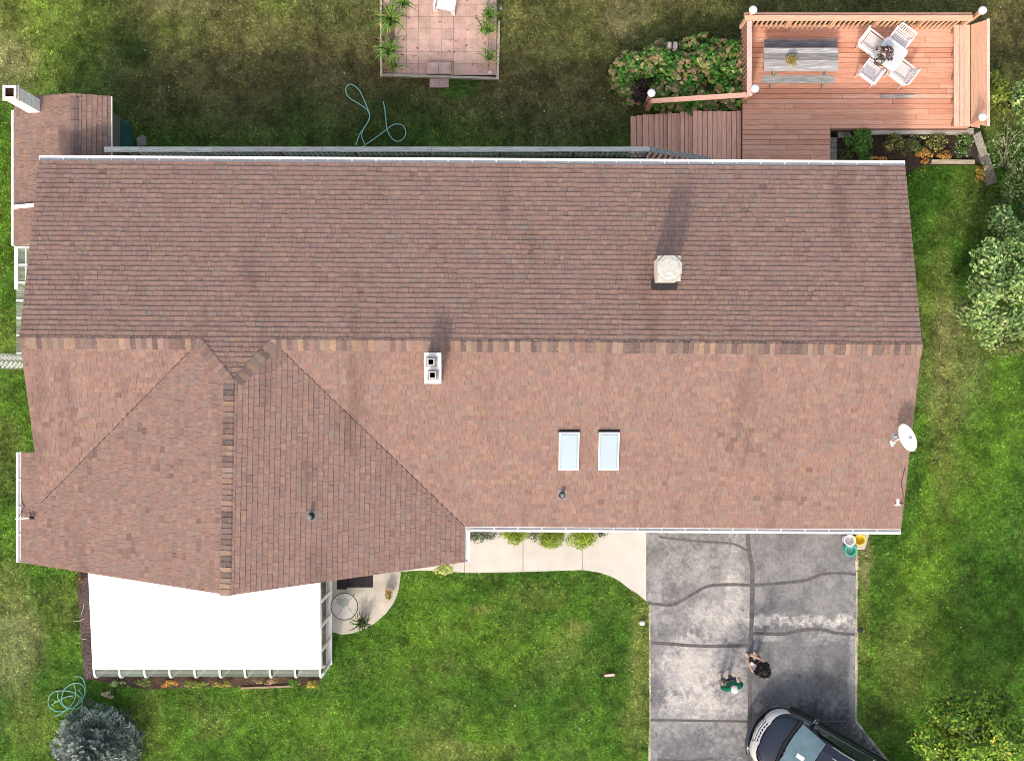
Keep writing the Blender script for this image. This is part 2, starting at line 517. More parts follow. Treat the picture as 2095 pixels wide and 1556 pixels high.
DBL = [(1345, 1180, 24, 34, .38, .5), (1480, 1110, 30, 20, .30, .4), (1500, 1190, 18, 115, .48, .8), (1425, 1165, 20, 40, .40, .35), (1345, 1255, 20, 60, .42, .6), (1460, 1270, 70, 34, .48, .8),
       (1400, 1360, 60, 80, .50, .85), (1345, 1340, 10, 30, .24, .4), (1345, 1420, 18, 35, .17, .8), (1440, 1440, 95, 34, .52, .85), (1500, 1390, 30, 60, .42, .6), (1640, 1270, 125, 14, .60, .98), (1560, 1300, 40, 12, .44, .7), (1700, 1300, 50, 16, .40, .6),
       (1740, 1180, 12, 100, .32, .4), (1640, 1150, 34, 28, .33, .5), (1600, 1240, 60, 14, .18, .5), (1560, 1140, 60, 60, .18, .5), (1690, 1130, 60, 40, .19, .5), (1600, 1350, 20, 60, .30, .4), (1660, 1370, 16, 60, .30, .45), (1700, 1400, 60, 60, .13, .7), (1580, 1420, 50, 24, .15, .6), (1700, 1500, 90, 60, .07, .95),  # darkest patches near the car: its cast shade painted into the asphalt
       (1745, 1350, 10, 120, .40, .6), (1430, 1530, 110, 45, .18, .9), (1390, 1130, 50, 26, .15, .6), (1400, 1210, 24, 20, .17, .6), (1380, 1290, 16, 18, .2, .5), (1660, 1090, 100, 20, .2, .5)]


def drive_col(x, y):
    px = x * 72 + CX; py = CY - y * 72
    v = .15 + .10 * fb(x, y, .9, 1)
    pale = np.clip((fbm(x, y, .8, 3) + .5 * (fbm(x, y, 10, 0) - .5) - .51) * 5, 0, 1) * np.where(px > 1540, .25, .7)
    v = v * (1 - pale) + .36 * pale
    wob = (fb(x, y, 1.3, 2) - .5) * 1.0 + (fb(x, y, 11, 1) - .5) * 1.0
    for bx, by, rx, ry, b, s in DBL:
        d = ((px - bx) / rx) ** 2 + ((py - by) / ry) ** 2
        w = np.clip(1.1 - d * .8 + wob, 0, 1) * s * (d < 5)
        v = v * (1 - w) + b * w
    v = v * (.70 + .22 * fb(x, y, 14, 3) + .26 * fb(x, y, 3, 0))
    warm = np.clip((v - .2) * 2.5, 0, 1)
    return np.stack([v * (1 + .05 * warm), v * (1 - .01 * warm), v * (1.03 - .15 * warm)], 1)


flat_sheet("driveway", DRIVE, .012, drive_col, M["asphalt"], .034, "grey weathered asphalt driveway with sealed cracks")
edge = MB((.50, .45, .38))
for seg in ([(1329, 1238), (1330, 1475), (1327, 1640)], [(1753, 1126), (1752, 1300), (1751, 1474), (1816, 1556), (1880, 1640)]):
    for a, b in zip(seg, seg[1:]):
        q0, q1 = P(*a), P(*b); n = max(2, int((q1 - q0).length / .25))
        for i in range(n):
            u = q0.lerp(q1, i / n); v = q0.lerp(q1, (i + 1) / n)
            edge.bar((u.x, u.y, .009), (v.x, v.y, .009), .055 + R.uniform(-.02, .03), .018, tint((.48, .42, .34), .25))
edge.build("driveway_edge", M["rough"], kind="structure", label="pale gravel edge strip beside the driveway")
crk = MB((.075, .073, .075))
CR = [([(1350, 1098), (1400, 1104), (1450, 1108), (1500, 1112), (1530, 1127)], .05), ([(1527, 1062), (1530, 1100), (1532, 1125), (1538, 1160), (1539, 1200), (1538, 1260), (1536, 1300), (1534, 1390), (1534, 1470), (1533, 1640)], .10),
      ([(1325, 1233), (1370, 1237), (1390, 1230), (1420, 1213), (1450, 1198), (1500, 1195), (1540, 1196), (1600, 1192), (1650, 1186), (1680, 1174), (1720, 1172), (1751, 1174)], .065),
      ([(1332, 1314), (1380, 1317), (1420, 1320), (1470, 1321), (1531, 1319)], .07), ([(1539, 1294), (1600, 1296), (1640, 1288), (1680, 1287), (1710, 1294), (1751, 1297)], .07),
      ([(1331, 1472), (1420, 1473), (1533, 1475)], .05), ([(1345, 1552), (1400, 1556), (1460, 1550)], .05), ([(1536, 1476), (1700, 1474), (1751, 1475)], .03)]
for ci, (pts, w) in enumerate(CR):
    sp = spline([P(x, y, .0) for x, y in pts], 8)
    for k in range(len(sp) - 1):
        a, b = sp[k], sp[k + 1]; d = (b - a).normalized(); s = Vector((-d.y, d.x, 0))
        w0 = 1.25 * w * (.85 + .35 * float(fbm(np.array([a.x]), np.array([a.y]), 3)[0])); w1 = 1.25 * w * (.85 + .35 * float(fbm(np.array([b.x]), np.array([b.y]), 3)[0]))
        z = .0165 + .0035 * (ci == 1)
        crk.add([(a.x - s.x * w0 / 2, a.y - s.y * w0 / 2, z), (b.x - s.x * w1 / 2, b.y - s.y * w1 / 2, z), (b.x + s.x * w1 / 2, b.y + s.y * w1 / 2, z), (a.x + s.x * w0 / 2, a.y + s.y * w0 / 2, z)], [(0, 1, 2, 3)], tint((.125, .12, .122), .15))
crk.build("crack_sealant", M["asphalt"], kind="structure", label="dark tar lines sealing the driveway cracks")


def conc(r, g, b, v=.05):
    def f(x, y):
        k = 1 + (fbm(x, y, 1.2, 2) - .5) * v * 3
        return np.stack([r * k, g * k, b * k], 1)
    return f


WALKC = (.60, .575, .53)
flat_sheet("concrete_path", WALK, .030, conc(*WALKC), M["concrete"], .5, "pale concrete front path", side=1)
flat_sheet("concrete_patio", PATIO_S, .030, conc(.50, .47, .415, .2), M["concrete"], .3, "rounded concrete patio beside the sunroom", side=1)
jt = MB((.28, .24, .21))
for x0, yt in ((950, 1171), (1070, 1169), (1192, 1165)):
    a, b = P(x0, 1075), P(x0, yt - .5); jt.box(a.x - .009, a.x + .009, b.y, a.y, .0302, .034)
jt.build("path_joint", M["rough"], kind="structure")
flat_sheet("bin_pad", G([(1752.5, 1062), (1781, 1062), (1779, 1088), (1769, 1123), (1752.5, 1124)]), .035, conc(.55, .48, .42, .1), M["concrete"], .3, "small concrete pad at the garage corner", side=1)
flat_sheet("mulch_strip", STRIP_S, .008, conc(.085, .06, .045, .4), M["soil"], .2, "mulch bed under the sunroom front")
flat_sheet("mulch_strip_side", STRIP_W, .012, conc(.11, .085, .08, .4), M["soil"], .2, "bare mulch strip beside the sunroom")

# ------------------------------------------------------------------ house planes
class Pl:
    def __init__(s, p, q, r):
        n = (Vector(q) - Vector(p)).cross(Vector(r) - Vector(p))
        s.a, s.b = -n.x / n.z, -n.y / n.z; s.c = p[2] - s.a * p[0] - s.b * p[1]

    def z(s, x, y): return s.a * x + s.b * y + s.c

    def hit(s, px, py):
        A = (px - CX) / FPX; B = -(py - CY) / FPX; k = s.a * A + s.b * B
        z = (k * CAMH + s.c) / (1 + k)
        return P(px, py, z)


HR, HW = 4.9, 5.22
R1, R2 = P(40, 690, HR), P(1886, 705, HR)
PN = Pl(R1, R2, P(960, 334, 3.4))
PS = Pl(R1, R2, P(1400, 1081, 3.05))
WT, WB = P(478, 778, HW), P(470, 1217, HW)
PW = Pl(WT, WB, P(43, 1100, 3.05))
PE = Pl(WT, WB, P(951, 1120, 3.05))


def on_line(a, b, pl1, pl2):
    """point of line a-b (plan) where pl1 and pl2 have the same height"""
    f = lambda t: pl1.z(*(a.lerp(b, t)).xy) - pl2.z(*(a.lerp(b, t)).xy)
    f0, f1 = f(0), f(1); t = f0 / (f0 - f1); p = a.lerp(b, t)
    return Vector((p.x, p.y, pl1.z(p.x, p.y)))


WR1 = on_line(WT, WB, PN, PW)
J1 = on_line(R1, R2, PW, PS)
J2 = on_line(R1, R2, PE, PS)
NW_, NE_ = P(80, 328, 3.4), P(1852, 339, 3.4)
NW_.z = PN.z(NW_.x, NW_.y); NE_.z = PN.z(NE_.x, NE_.y)
SE_ = PS.hit(1843, 1082)
SWr = PS.hit(90, 1060)
EE2 = PE.hit(951, 1149); WE2 = PW.hit(43, 1150); WE1 = PW.hit(43, 925)
V2 = on_line(Vector((EE2.x, EE2.y + 3, 0)), Vector((EE2.x, EE2.y - .5, 0)), PE, PS)
V1 = on_line(Vector((R1.x, R1.y, 0)), Vector((SWr.x, SWr.y, 0)), PW, PS)
KK = Vector((V1.x, WE1.y, PW.z(V1.x, WE1.y)))
WR2 = Vector((WB.x, WB.y, PW.z(WB.x, WB.y)))

house = empty("family_house", (0, 0, 0), "long brown shingled house with a cross gable, two skylights and two roof chimneys", "house")
SH = [(.50, (.258, .176, .152)), (.20, (.278, .195, .162)), (.13, (.242, .172, .156)), (.09, (.240, .188, .164)), (.05, (.232, .157, .138)), (.03, (.28, .188, .145))]
SHW = [p[0] for p in SH]; SHC = [(p[1][0] * 1.10, p[1][1] * 1.03, p[1][2] * .99) for p in SH]


SPOTS = []
for px, py, rx, ry, pr_ in ((1540, 905, 70, 40, .28), (1480, 880, 60, 14, .3), (1640, 1040, 100, 20, .15), (280, 1120, 8, 34, .6), (250, 1140, 20, 40, .2), (440, 900, 14, 260, .13), (320, 900, 90, 60, .12), (150, 880, 70, 40, .2),
                            (1300, 1000, 500, 60, .03), (300, 1000, 240, 200, .035), (740, 580, 10, 40, .2), (860, 360, 40, 40, .1), (1560, 430, 50, 60, .12), (170, 370, 60, 40, .1), (1745, 350, 40, 16, .15)):
    q_ = P(px, py, 4.0); SPOTS.append((q_.x, q_.y, rx / 80, ry / 80, pr_))


def shingles(pl, polys, parent, seed, expo=.128, name="roof_slope", wmin=.09, wmax=.21, deckcol=(.70, .67, .64), label=None, dark=.0):
    g = Vector((pl.a, pl.b)).normalized(); t = Vector((-g.y, g.x))
    rows = {}
    mb = MB()

    def row(k):
        if k not in rows:
            rr = random.Random(seed * 7919 + k * 13)
            s = -17.0 + rr.uniform(0, .3); e = []
            while s < 17:
                w = rr.uniform(wmin, wmax)
                c = rr.choices(SHC, SHW)[0]
                e.append((s, s + w, rr.uniform(.016, .030), tint(c, .05, rr))); s += w
            rows[k] = e
        return rows[k]
    for poly in polys:
        cv = ccw(poly)
        su = [(p[0] * t.x + p[1] * t.y, p[0] * g.x + p[1] * g.y) for p in cv]
        csu = ccw(su)
        u0, u1 = min(p[1] for p in su), max(p[1] for p in su)
        s0, s1 = min(p[0] for p in su), max(p[0] for p in su)
        for k in range(int(math.floor(u0 / expo)), int(math.ceil(u1 / expo))):
            ua, ub = k * expo, (k + 1) * expo
            for a, b, h, c in row(k):
                if b < s0 or a > s1: continue
                gap = .0022
                jit = 0.006 * math.sin(a * 37 + k)
                q = clip([(a + gap, ua + jit), (b - gap, ua + jit), (b - gap, ub + .01), (a + gap, ub + .01)], csu)
                if not q: continue
                mx_, my_ = (a + b) / 2 * t.x + ua * g.x, (a + b) / 2 * t.y + ua * g.y
                for sx_, sy_, rx_, ry_, pr_ in SPOTS:
                    if ((mx_ - sx_) / rx_) ** 2 + ((my_ - sy_) / ry_) ** 2 < 1 and R.random() < pr_: kf = .74 + .16 * math.sin(a * 91 + k * 7) ** 2; c = tuple(v * kf for v in c); break

                def W(s, u, off):
                    x = s * t.x + u * g.x; y = s * t.y + u * g.y
                    return (x, y, pl.z(x, y) + off)
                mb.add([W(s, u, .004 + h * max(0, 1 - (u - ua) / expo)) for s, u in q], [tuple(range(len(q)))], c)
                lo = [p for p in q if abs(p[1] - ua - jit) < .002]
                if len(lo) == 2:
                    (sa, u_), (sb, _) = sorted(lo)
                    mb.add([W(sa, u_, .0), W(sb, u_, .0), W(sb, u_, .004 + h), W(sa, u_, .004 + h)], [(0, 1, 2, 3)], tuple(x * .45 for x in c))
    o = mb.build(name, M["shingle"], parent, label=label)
    # boarding and trim under the shingles
    dk = MB(deckcol)
    for poly in polys:
        cv = ccw(poly)
        n = len(cv)
        zt = lambda x, y: pl.z(x, y) - .002
        zb = lambda x, y: pl.z(x, y) - .17
        vs = [(x, y, zb(x, y)) for x, y in cv] + [(x, y, zt(x, y)) for x, y in cv]
        dk.add(vs, [tuple(range(n - 1, -1, -1))], deckcol)
        dk.add(vs, [tuple(range(n, 2 * n))], (.06, .045, .04))
        dk.add(vs, [(i, (i + 1) % n, n + (i + 1) % n, n + i) for i in range(n)], deckcol)
    dk.build("roof_trim", M["plain"], o)
    return o


xy = lambda *ps: [(p[0], p[1]) for p in ps]
sN = shingles(PN, [xy(NW_, NE_, R2, R1), xy(J1, J2, WR1)], house, 1)
sS1 = shingles(PS, [xy(R1, J1, V1)], house, 2)
sS2 = shingles(PS, [xy(J2, R2, SE_, V2)], house, 3)
sW = shingles(PW, [xy(J1, WR1, WR2, WE2, V1), xy(V1, WE2, WE1, KK)], house, 4)
sE = shingles(PE, [xy(WR1, J2, V2, EE2, WR2)], house, 5)

CAPC = [(.26, .175, .142), (.19, .132, .118), (.30, .205, .145), (.18, .130, .115), (.26, .172, .14), (.15, .108, .10), (.26, .19, .155)]


def caps(a, b, plL, plR, wL, wR, seed):
    rr = random.Random(seed)
    mb = MB(); d = (b - a); L = d.length; d2 = Vector((d.x, d.y)).normalized(); pr = Vector((-d2.y, d2.x))
    n = int(L / .135)
    for i in range(n):
        t0, t1 = i / n, (i + 1) / n
        c = tint(rr.choice(CAPC), .15, rr)
        p0 = a + d * t0; p1 = a + d * (t1 + .15 / n)
        h0, h1 = .045, .020
        vs = []
        for p, h in ((p0, h0), (p1, h1)):
            l = Vector((p.x + pr.x * wL, p.y + pr.y * wL)); r = Vector((p.x - pr.x * wR, p.y - pr.y * wR))
            zr = max(plL.z(p.x, p.y), plR.z(p.x, p.y))
            vs += [(l.x, l.y, plL.z(*l) + h * .55), (p.x, p.y, zr + h), (r.x, r.y, plR.z(*r) + h * .75)]
        n0 = [(v[0], v[1], v[2] - h0) for v in vs[:3]]
        mb.add(vs + n0, [(0, 1, 4, 3), (1, 2, 5, 4)], c)
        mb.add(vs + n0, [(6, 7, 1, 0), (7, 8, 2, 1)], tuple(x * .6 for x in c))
        r0, r1 = vs[2], vs[5]
        mb.add([r0, r1, (r1[0], r1[1], r1[2] - .03), (r0[0], r0[1], r0[2] - .03)], [(0, 1, 2, 3)], c)
        l0, l1 = vs[0], vs[3]
        mb.add([l0, l1, (l1[0], l1[1], l1[2] - .03), (l0[0], l0[1], l0[2] - .03)], [(0, 1, 2, 3)], c)
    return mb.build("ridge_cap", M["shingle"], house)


caps(R1, J1, PN, PS, .06, .27, 1); caps(J2, R2, PN, PS, .06, .27, 2)
caps(J1, WR1, PN, PW, .05, .27, 3); caps(WR1, J2, PN, PE, .05, .27, 4)
caps(WR1, WR2, PE, PW, .04, .27, 5)
# valleys: a thin dark cut line
vl = MB((.07, .05, .045))
for a, b in ((J1, V1), (J2, V2)):
    vl.bar(a + Vector((0, 0, .012)), b + Vector((0, 0, .012)), .022, .018)
vl.build("valley_line", M["shingle"], house)


def gutter(a, b, out, parent=house, w=.125, step=.62):
    mb = MB((.82, .82, .81)); a = Vector(a); b = Vector(b); o = Vector((out[0], out[1], 0)).normalized()
    d = (b - a).normalized()
    zt = Vector((0, 0, 1))
    mb.bar(a + o * w - zt * .045, b + o * w - zt * .045, .016, .11, (.86, .86, .86))
    mb.bar(a + o * (w - .02) + zt * .012, b + o * (w - .02) + zt * .012, .062, .010, (.88, .88, .88))
    mb.bar(a + o * (w * .5) - zt * .040, b + o * (w * .5) - zt * .040, w - .02, .012, (.74, .73, .71))
    mb.bar(a + o * .006 - zt * .04, b + o * .006 - zt * .04, .012, .09, (.8, .8, .8))
    for e in (a, b):
        mb.bar(e + o * .01 - zt * .045, e + o * (w - .005) - zt * .045, .012, .10, (.84, .84, .84))
    L = (b - a).length; n = int(L / step)
    for i in range(1, n):
        p = a + d * (L * i / n)
        mb.bar(p + o * .0 + zt * .006, p + o * (w - .01) + zt * .006, .035, .006, (.85, .85, .85))
    return mb.build("gutter", M["white"], parent)


def along(pl, a, b, dz=-.03):
    return Vector((a.x, a.y, pl.z(a.x, a.y) + dz)), Vector((b.x, b.y, pl.z(b.x, b.y) + dz))


gutter(*along(PN, NW_, NE_), (0, 1)); gutter(*along(PS, V2 + Vector((.14, 0, 0)), SE_), (0, -1))
gutter(*along(PE, V2 - Vector((0, .1, 0)), EE2), (1, 0)); gutter(*along(PW, WE1, WE2), (-1, 0))

# walls under the roof
WALLC = (.62, .58, .52)
wl = MB(WALLC)


def wall_run(pts, zf, mb):
    n = len(pts)
    for i in range(n - 1):
        a, b = pts[i], pts[i + 1]
        mb.add([(a[0], a[1], -.02), (b[0], b[1], -.02), (b[0], b[1], zf(*b)), (a[0], a[1], zf(*a))], [(0, 1, 2, 3)])


def roofz(x, y):
    m = min(PN.z(x, y), PS.z(x, y))
    if x < V2.x + .3: m = max(m, min(PW.z(x, y), PE.z(x, y))) if y < R1.y else m
    return m - .175


ex = .45
n0, n1 = NW_.y - ex, NE_.y - ex
xw, xe = R1.x + .35, R2.x - .4
ysm = SE_.y + ex
wl_pts_e = [(xe, n1), (xe, R2.y), (xe, ysm)]
zN = lambda x, y: PN.z(x, y) - .175
zS = lambda x, y: PS.z(x, y) - .175
wall_run([(xw, n0), (xe, n1)], zN, wl)
wall_run(wl_pts_e, lambda x, y: min(PN.z(x, y), PS.z(x, y)) - .175, wl)
wall_run([(xe, ysm), (EE2.x - ex, ysm + .05)], zS, wl)
zWi = lambda x, y: min(PW.z(x, y), PE.z(x, y)) - .175
yg = WE2.y + .35
wall_run([(EE2.x - ex, ysm + .05), (EE2.x - ex, yg), (WB.x, yg), (WE2.x + ex, yg), (WE2.x + ex, WE1.y - .3), (V1.x + .5, WE1.y - .3)], zWi, wl)
wall_run([(xw, ysm + 1.5), (xw, R1.y), (xw, n0)], lambda x, y: min(PN.z(x, y), PS.z(x, y)) - .175, wl)
wl.build("wall", M["plain"], house)
gd = MB((.72, .70, .66))
for gx0, gx1 in ((4.35, 6.75), (7.15, 9.55)):
    gd = MB((.72, .70, .66))
    gd.box(gx0, gx1, ysm - .05, ysm - .004, 0.02, 2.2)
    for k in range(1, 4): gd.box(gx0 + .04, gx1 - .04, ysm - .058, ysm - .051, .02 + k * .54, .05 + k * .54, (.5, .48, .45))
    gd.build("garage_door", M["plain"], house)
for wx in (-.2, 1.9):
    wn_ = MB((.85, .85, .84)); wn_.box(wx, wx + 1.2, ysm - .045, ysm - .004, .9, 2.1)
    w_o = wn_.build("window", M["white"], house)
    wp = MB((.05, .07, .08)); wp.box(wx + .07, wx + 1.13, ysm - .055, ysm - .047, .97, 2.03); wp.build("pane", M["carglass"], w_o)

# roof chimney, capped (large)
def stack(name, label, c, sx, sy, z0, z1, flues, slabcol=(.58, .56, .51), col=(.62, .52, .46), pl=None, flash=True, parent=house, flue_h=.12):
    mb = MB(col)
    nrow = int((z1 - z0) / .075)
    for i in range(nrow):
        za = z0 + (z1 - z0) * i / nrow; zb = z0 + (z1 - z0) * (i + 1) / nrow
        e = .004 if i % 2 else 0
        mb.box(c[0] - sx / 2 + e, c[0] + sx / 2 - e, c[1] - sy / 2 + e, c[1] + sy / 2 - e, za + (.0 if i == 0 else .001), zb, tint(col, .12))
    o = mb.build(name, M["whitewall"], parent, label=label)
    sl = MB(slabcol)
    sl.box(c[0] - sx / 2 - .03, c[0] + sx / 2 + .03, c[1] - sy / 2 - .03, c[1] + sy / 2 + .03, z1 + .001, z1 + .06)
    sl.build("chimney_crown", M["whitewall"], o)
    return o


bc = PN.hit(1367, 556); zr = bc.z
bt = P(1369, 549, 5.55)
big = stack("chimney", "square capped chimney of pale masonry on the rear roof slope", bt, .50, .56, bt.z - 1.55, 5.48, [], col=(.66, .53, .46))
cp = MB((.50, .485, .43))
cp.prism([(bt.x + .33 * math.cos(a + .39) * (1 if k % 2 else 1), bt.y + .34 * math.sin(a + .39)) for k, a in enumerate([i * math.pi / 4 for i in range(8)])], 5.542, 5.60)
cp.lathe((bt.x, bt.y, 5.60), [(.28, .0), (.24, .015), (.12, .022), (.01, .024)], 16, (.56, .55, .50))
cp.build("chimney_cap", M["whitewall"], big)
fl = MB((.035, .035, .04))
f0 = PN.hit(1362, 580)
fl.bar((bt.x - .33, bt.y - .33, PN.z(bt.x, bt.y - .33) + .05), (bt.x + .31, bt.y - .33, PN.z(bt.x, bt.y - .33) + .05), .22, .09)
fl.build("flashing", M["rough"], big)
# twin-flue chimney (small)
st = P(885, 753, 5.62)
tw = stack("chimney", "narrow white chimney with two square flues by the ridge", st, .36, .70, st.z - 1.15, 5.56, [], col=(.70, .68, .65), slabcol=(.78, .76, .74))
for px, py in ((881.5, 740), (884.5, 767)):
    q = P(px, py, 5.80)
    f = MB((.70, .60, .56))
    w, iw = .085, .062
    for a0, a1, b0, b1 in ((-w, w, -w, -iw), (-w, w, iw, w), (-w, -iw, -iw, iw), (iw, w, -iw, iw)):
        f.box(q.x + a0, q.x + a1, q.y + b0, q.y + b1, 5.621, 5.80)
    f.box(q.x - iw + .002, q.x + iw - .002, q.y - iw + .002, q.y + iw - .002, 5.63, 5.64, (.01, .008, .008))
    f.build("flue", M["whitewall"], tw)
    mo = MB((.32, .31, .30)); 
    mo.prism([(q.x - .13, q.y - .12), (q.x + .14, q.y - .11), (q.x + .16, q.y + .12), (q.x - .12, q.y + .13)], 5.6205, 5.640)
    mo.build("mortar_wash", M["whitewall"], tw)


# skylights
def skylight(px0, px1, py0, py1, name, label):
    a = PS.hit((px0 + px1) / 2, (py0 + py1) / 2)
    sx = (px1 - px0) * (CAMH - a.z) / FPX / 2; sy = (py1 - py0) * (CAMH - a.z) / FPX / 2
    fz = lambda o: (lambda x, y: PS.z(x, y) + o)
    fr = MB((.80, .80, .79))
    x0, x1, y0, y1 = a.x - sx, a.x + sx, a.y - sy, a.y + sy
    w = .035
    for q in ((x0, x1, y0, y0 + w), (x0, x1, y1 - w, y1), (x0, x0 + w, y0 + w, y1 - w), (x1 - w, x1, y0 + w, y1 - w)):
        fr.prism([(q[0], q[2]), (q[1], q[2]), (q[1], q[3]), (q[0], q[3])], fz(-.05), fz(.13))
    o = fr.build("skylight", M["white"], house, label=label)
    gl = MB((.37, .47, .54))
    gx = [(x0 + w, y0 + w), (x1 - w, y0 + w), (x1 - w, y1 - w), (x0 + w, y1 - w)]
    i_ = .035
    gi = [(x0 + w + i_, y0 + w + i_), (x1 - w - i_, y0 + w + i_), (x1 - w - i_, y1 - w - i_), (x0 + w + i_, y1 - w - i_)]
    vs = [(x, y, PS.z(x, y) + .11) for x, y in gx] + [(x, y, PS.z(x, y) + .135) for x, y in gi]
    gl.add(vs, [(4, 5, 6, 7)] + [(i, (i + 1) % 4, 4 + (i + 1) % 4, 4 + i) for i in range(4)])
    gl.build("glazing", M["skyl"], o)
    fb = MB((.05, .04, .04))
    fb.prism([(x0 - .02, y1 + .002), (x1 + .02, y1 + .002), (x1 + .02, y1 + .06), (x0 - .02, y1 + .06)], fz(-.02), fz(.035))
    fb.build("flashing", M["rough"], o)


skylight(1143, 1184.5, 883, 962, "skylight", "skylight nearer the twin-flue chimney")
skylight(1224, 1266, 883, 962, "skylight", "skylight nearer the garage end")


def vent(px, py, pl, label):
    q = pl.hit(px, py)
    mb = MB((.03, .03, .035))
    mb.lathe((q.x, q.y, q.z - .04), [(.10, 0), (.10, .05), (.06, .09), (.05, .30), (.047, .302)], 16)
    o = mb.build("vent_pipe", M["rough"], house, label=label, smooth=False)
    m2 = MB((.30, .30, .31)); m2.lathe((q.x, q.y, q.z + .263), [(.055, 0), (.055, .02), (.03, .022), (.028, .023)], 16); 
    m2.build("pipe_collar", M["metal"], o)
    m3 = MB((.25, .22, .21)); m3.prism([(q.x - .13, q.y - .13), (q.x + .13, q.y - .13), (q.x + .13, q.y + .13), (q.x - .13, q.y + .13)], lambda x, y: pl.z(x, y) + .0, lambda x, y: pl.z(x, y) + .024)
    m3.build("vent_flashing", M["rough"], o)


vent(1150, 1011, PS, "dark vent pipe below the skylights")
vent(636, 1055, PE, "dark vent pipe on the cross gable")

# ------------------------------------------------------------------ annex at the rear left
HA = 2.62
annex = empty("rear_annex", (0, 0, 0), "low brown shingled annex with a tall white corner chimney", "annex")
AR1, AR2 = P(152, 191, HA), P(150, 380, HA)
PAW = Pl(AR1, AR2, P(29, 300, 2.05)); PAE = Pl(AR1, AR2, P(227, 300, 2.38))
a1 = PAW.hit(29, 199); a2 = PAE.hit(227, 197)
yS = P(0, 330, 2.5).y - .9
shingles(PAW, [xy(a1, AR1, (AR2.x, yS), (a1.x, yS)), xy((a1.x, yS), (-12.0, yS), (-12.0, PAW.hit(30, 502).y), (a1.x, PAW.hit(30, 502).y))], annex, 8, expo=.128)
shingles(PAE, [xy(AR1, a2, (a2.x, yS), (AR2.x, yS))], annex, 9, expo=.128)
rc = MB()
LA = (AR1.y - yS)
for i in range(9):
    ya = AR1.y - .12 - i * LA / 9; yb = ya - LA / 9 - .01
    for x0, x1, pl in ((-.10, .0, PAW), (.0, .115, PAE)):
        xa, xb = AR1.x + x0, AR1.x + x1
        c = tint((.19, .135, .125), .1)
        vs = [(xa, ya, pl.z(xa, ya) + .045), (xb, ya, pl.z(xb, ya) + .045), (xb, yb, pl.z(xb, yb) + .025), (xa, yb, pl.z(xa, yb) + .025)]
        vs += [(v[0], v[1], v[2] - .045) for v in vs]
        rc.add(vs, [(0, 1, 2, 3), (0, 4, 5, 1), (1, 5, 6, 2), (3, 2, 6, 7), (0, 3, 7, 4)], c)
rc.build("ridge_cap", M["shingle"], annex)
gutter(Vector((a1.x, a1.y - .35, PAW.z(a1.x, a1.y) - .02)), Vector((a1.x, PAW.hit(30, 502).y, PAW.z(a1.x, a1.y) - .02)), (-1, 0), annex, w=.07)
tr = MB((.84, .83, .80)); tr.bar(Vector((a2.x + .012, a2.y, a2.z - .03)), Vector((a2.x + .012, yS, a2.z - .03)), .022, .08); tr.build("eave_trim", M["white"], annex)
bt2 = MB((.86, .86, .85))
q0, q1 = PAW.hit(29, 424), PAW.hit(72, 420)
bt2.bar(q0 + Vector((0, 0, .05)), q1 + Vector((0, 0, .05)), .10, .07); bt2.build("white_batten", M["white"], annex)
aw = MB((.14, .12, .10))
wall_run([(a2.x - .2, yS), (a2.x - .2, a2.y - .25), (AR1.x, a2.y - .25), (a1.x + .3, a2.y - .25), (a1.x + .3, PAW.hit(30, 502).y)], lambda x, y: min(PAW.z(x, y), PAE.z(x, y)) - .175, aw)
aw.build("wall", M["plain"], annex)
ct = P(22, 190, 4.05)
ch = stack("chimney", None, ct, .36, .34, 0, 4.0, [], col=(.74, .73, .71), slabcol=(.60, .54, .50), parent=annex)
cb = MB((.55, .40, .36))
w, iw = .17, .115
for a0, a1_, b0, b1 in ((-w, w, -w, -iw), (-w, w, iw, w), (-w, -iw, -iw, iw), (iw, w, -iw, iw)):
    cb.box(ct.x + a0, ct.x + a1_, ct.y + b0, ct.y + b1, 4.061, 4.16, (.72, .66, .62))
cb.box(ct.x - iw + .002, ct.x + iw - .002, ct.y - iw + .002, ct.y + iw - .002, 4.062, 4.07, (.03, .012, .01))
cb.build("flue", M["whitewall"], ch)

# glazed lean-to and its railing on the left side
lt = empty("glazed_lean_to", (-12.9, 3.0, 0), "narrow white framed lean-to with glass roof at the left gable", "lean-to")
g = MB((.85, .85, .84))
ya, yb = P(0, 504, 2.0).y, P(0, 722, 2.0).y
xo, xi = P(30, 600, 2.0).x, P(70, 600, 2.2).x
ymid = P(0, 592, 2.0).y
g.box(xo, xo + .10, ymid, ya, 1.92, 2.04); g.box(xo + .1, xi, ya - .05, ya, 2.0, 2.08)
g.build("eave_beam", M["white"], lt)
for i, yy in enumerate(np.linspace(ya - .5, yb, 6)):
    b = MB((.83, .83, .82)); b.bar((xo + .05, yy, 1.98), (xi, yy, 2.16), .045, .05); b.bar((xo + .08, yy, .0), (xo + .08, yy, 1.96), .05, .05); b.build("rafter", M["white"], lt)
b = MB((.80, .80, .79)); b.bar((xo + .33, ya - .03, 2.06), (xo + .33, yb, 2.06), .03, .04); b.build("purlin", M["white"], lt)
gp = MB((.40, .42, .40))
nn = 46
for i in range(nn):
    y0_, y1_ = ya - .06 - (ya - yb - .06) * i / nn, ya - .06 - (ya - yb - .06) * (i + .8) / nn
    gp.add([(xo + .03, y0_, 1.955), (xi, y0_, 2.13), (xi, y1_, 2.13), (xo + .03, y1_, 1.955)], [(3, 2, 1, 0)], tint((.42, .45, .40), .25))
gp.build("glass_panel", M["glass"], lt)

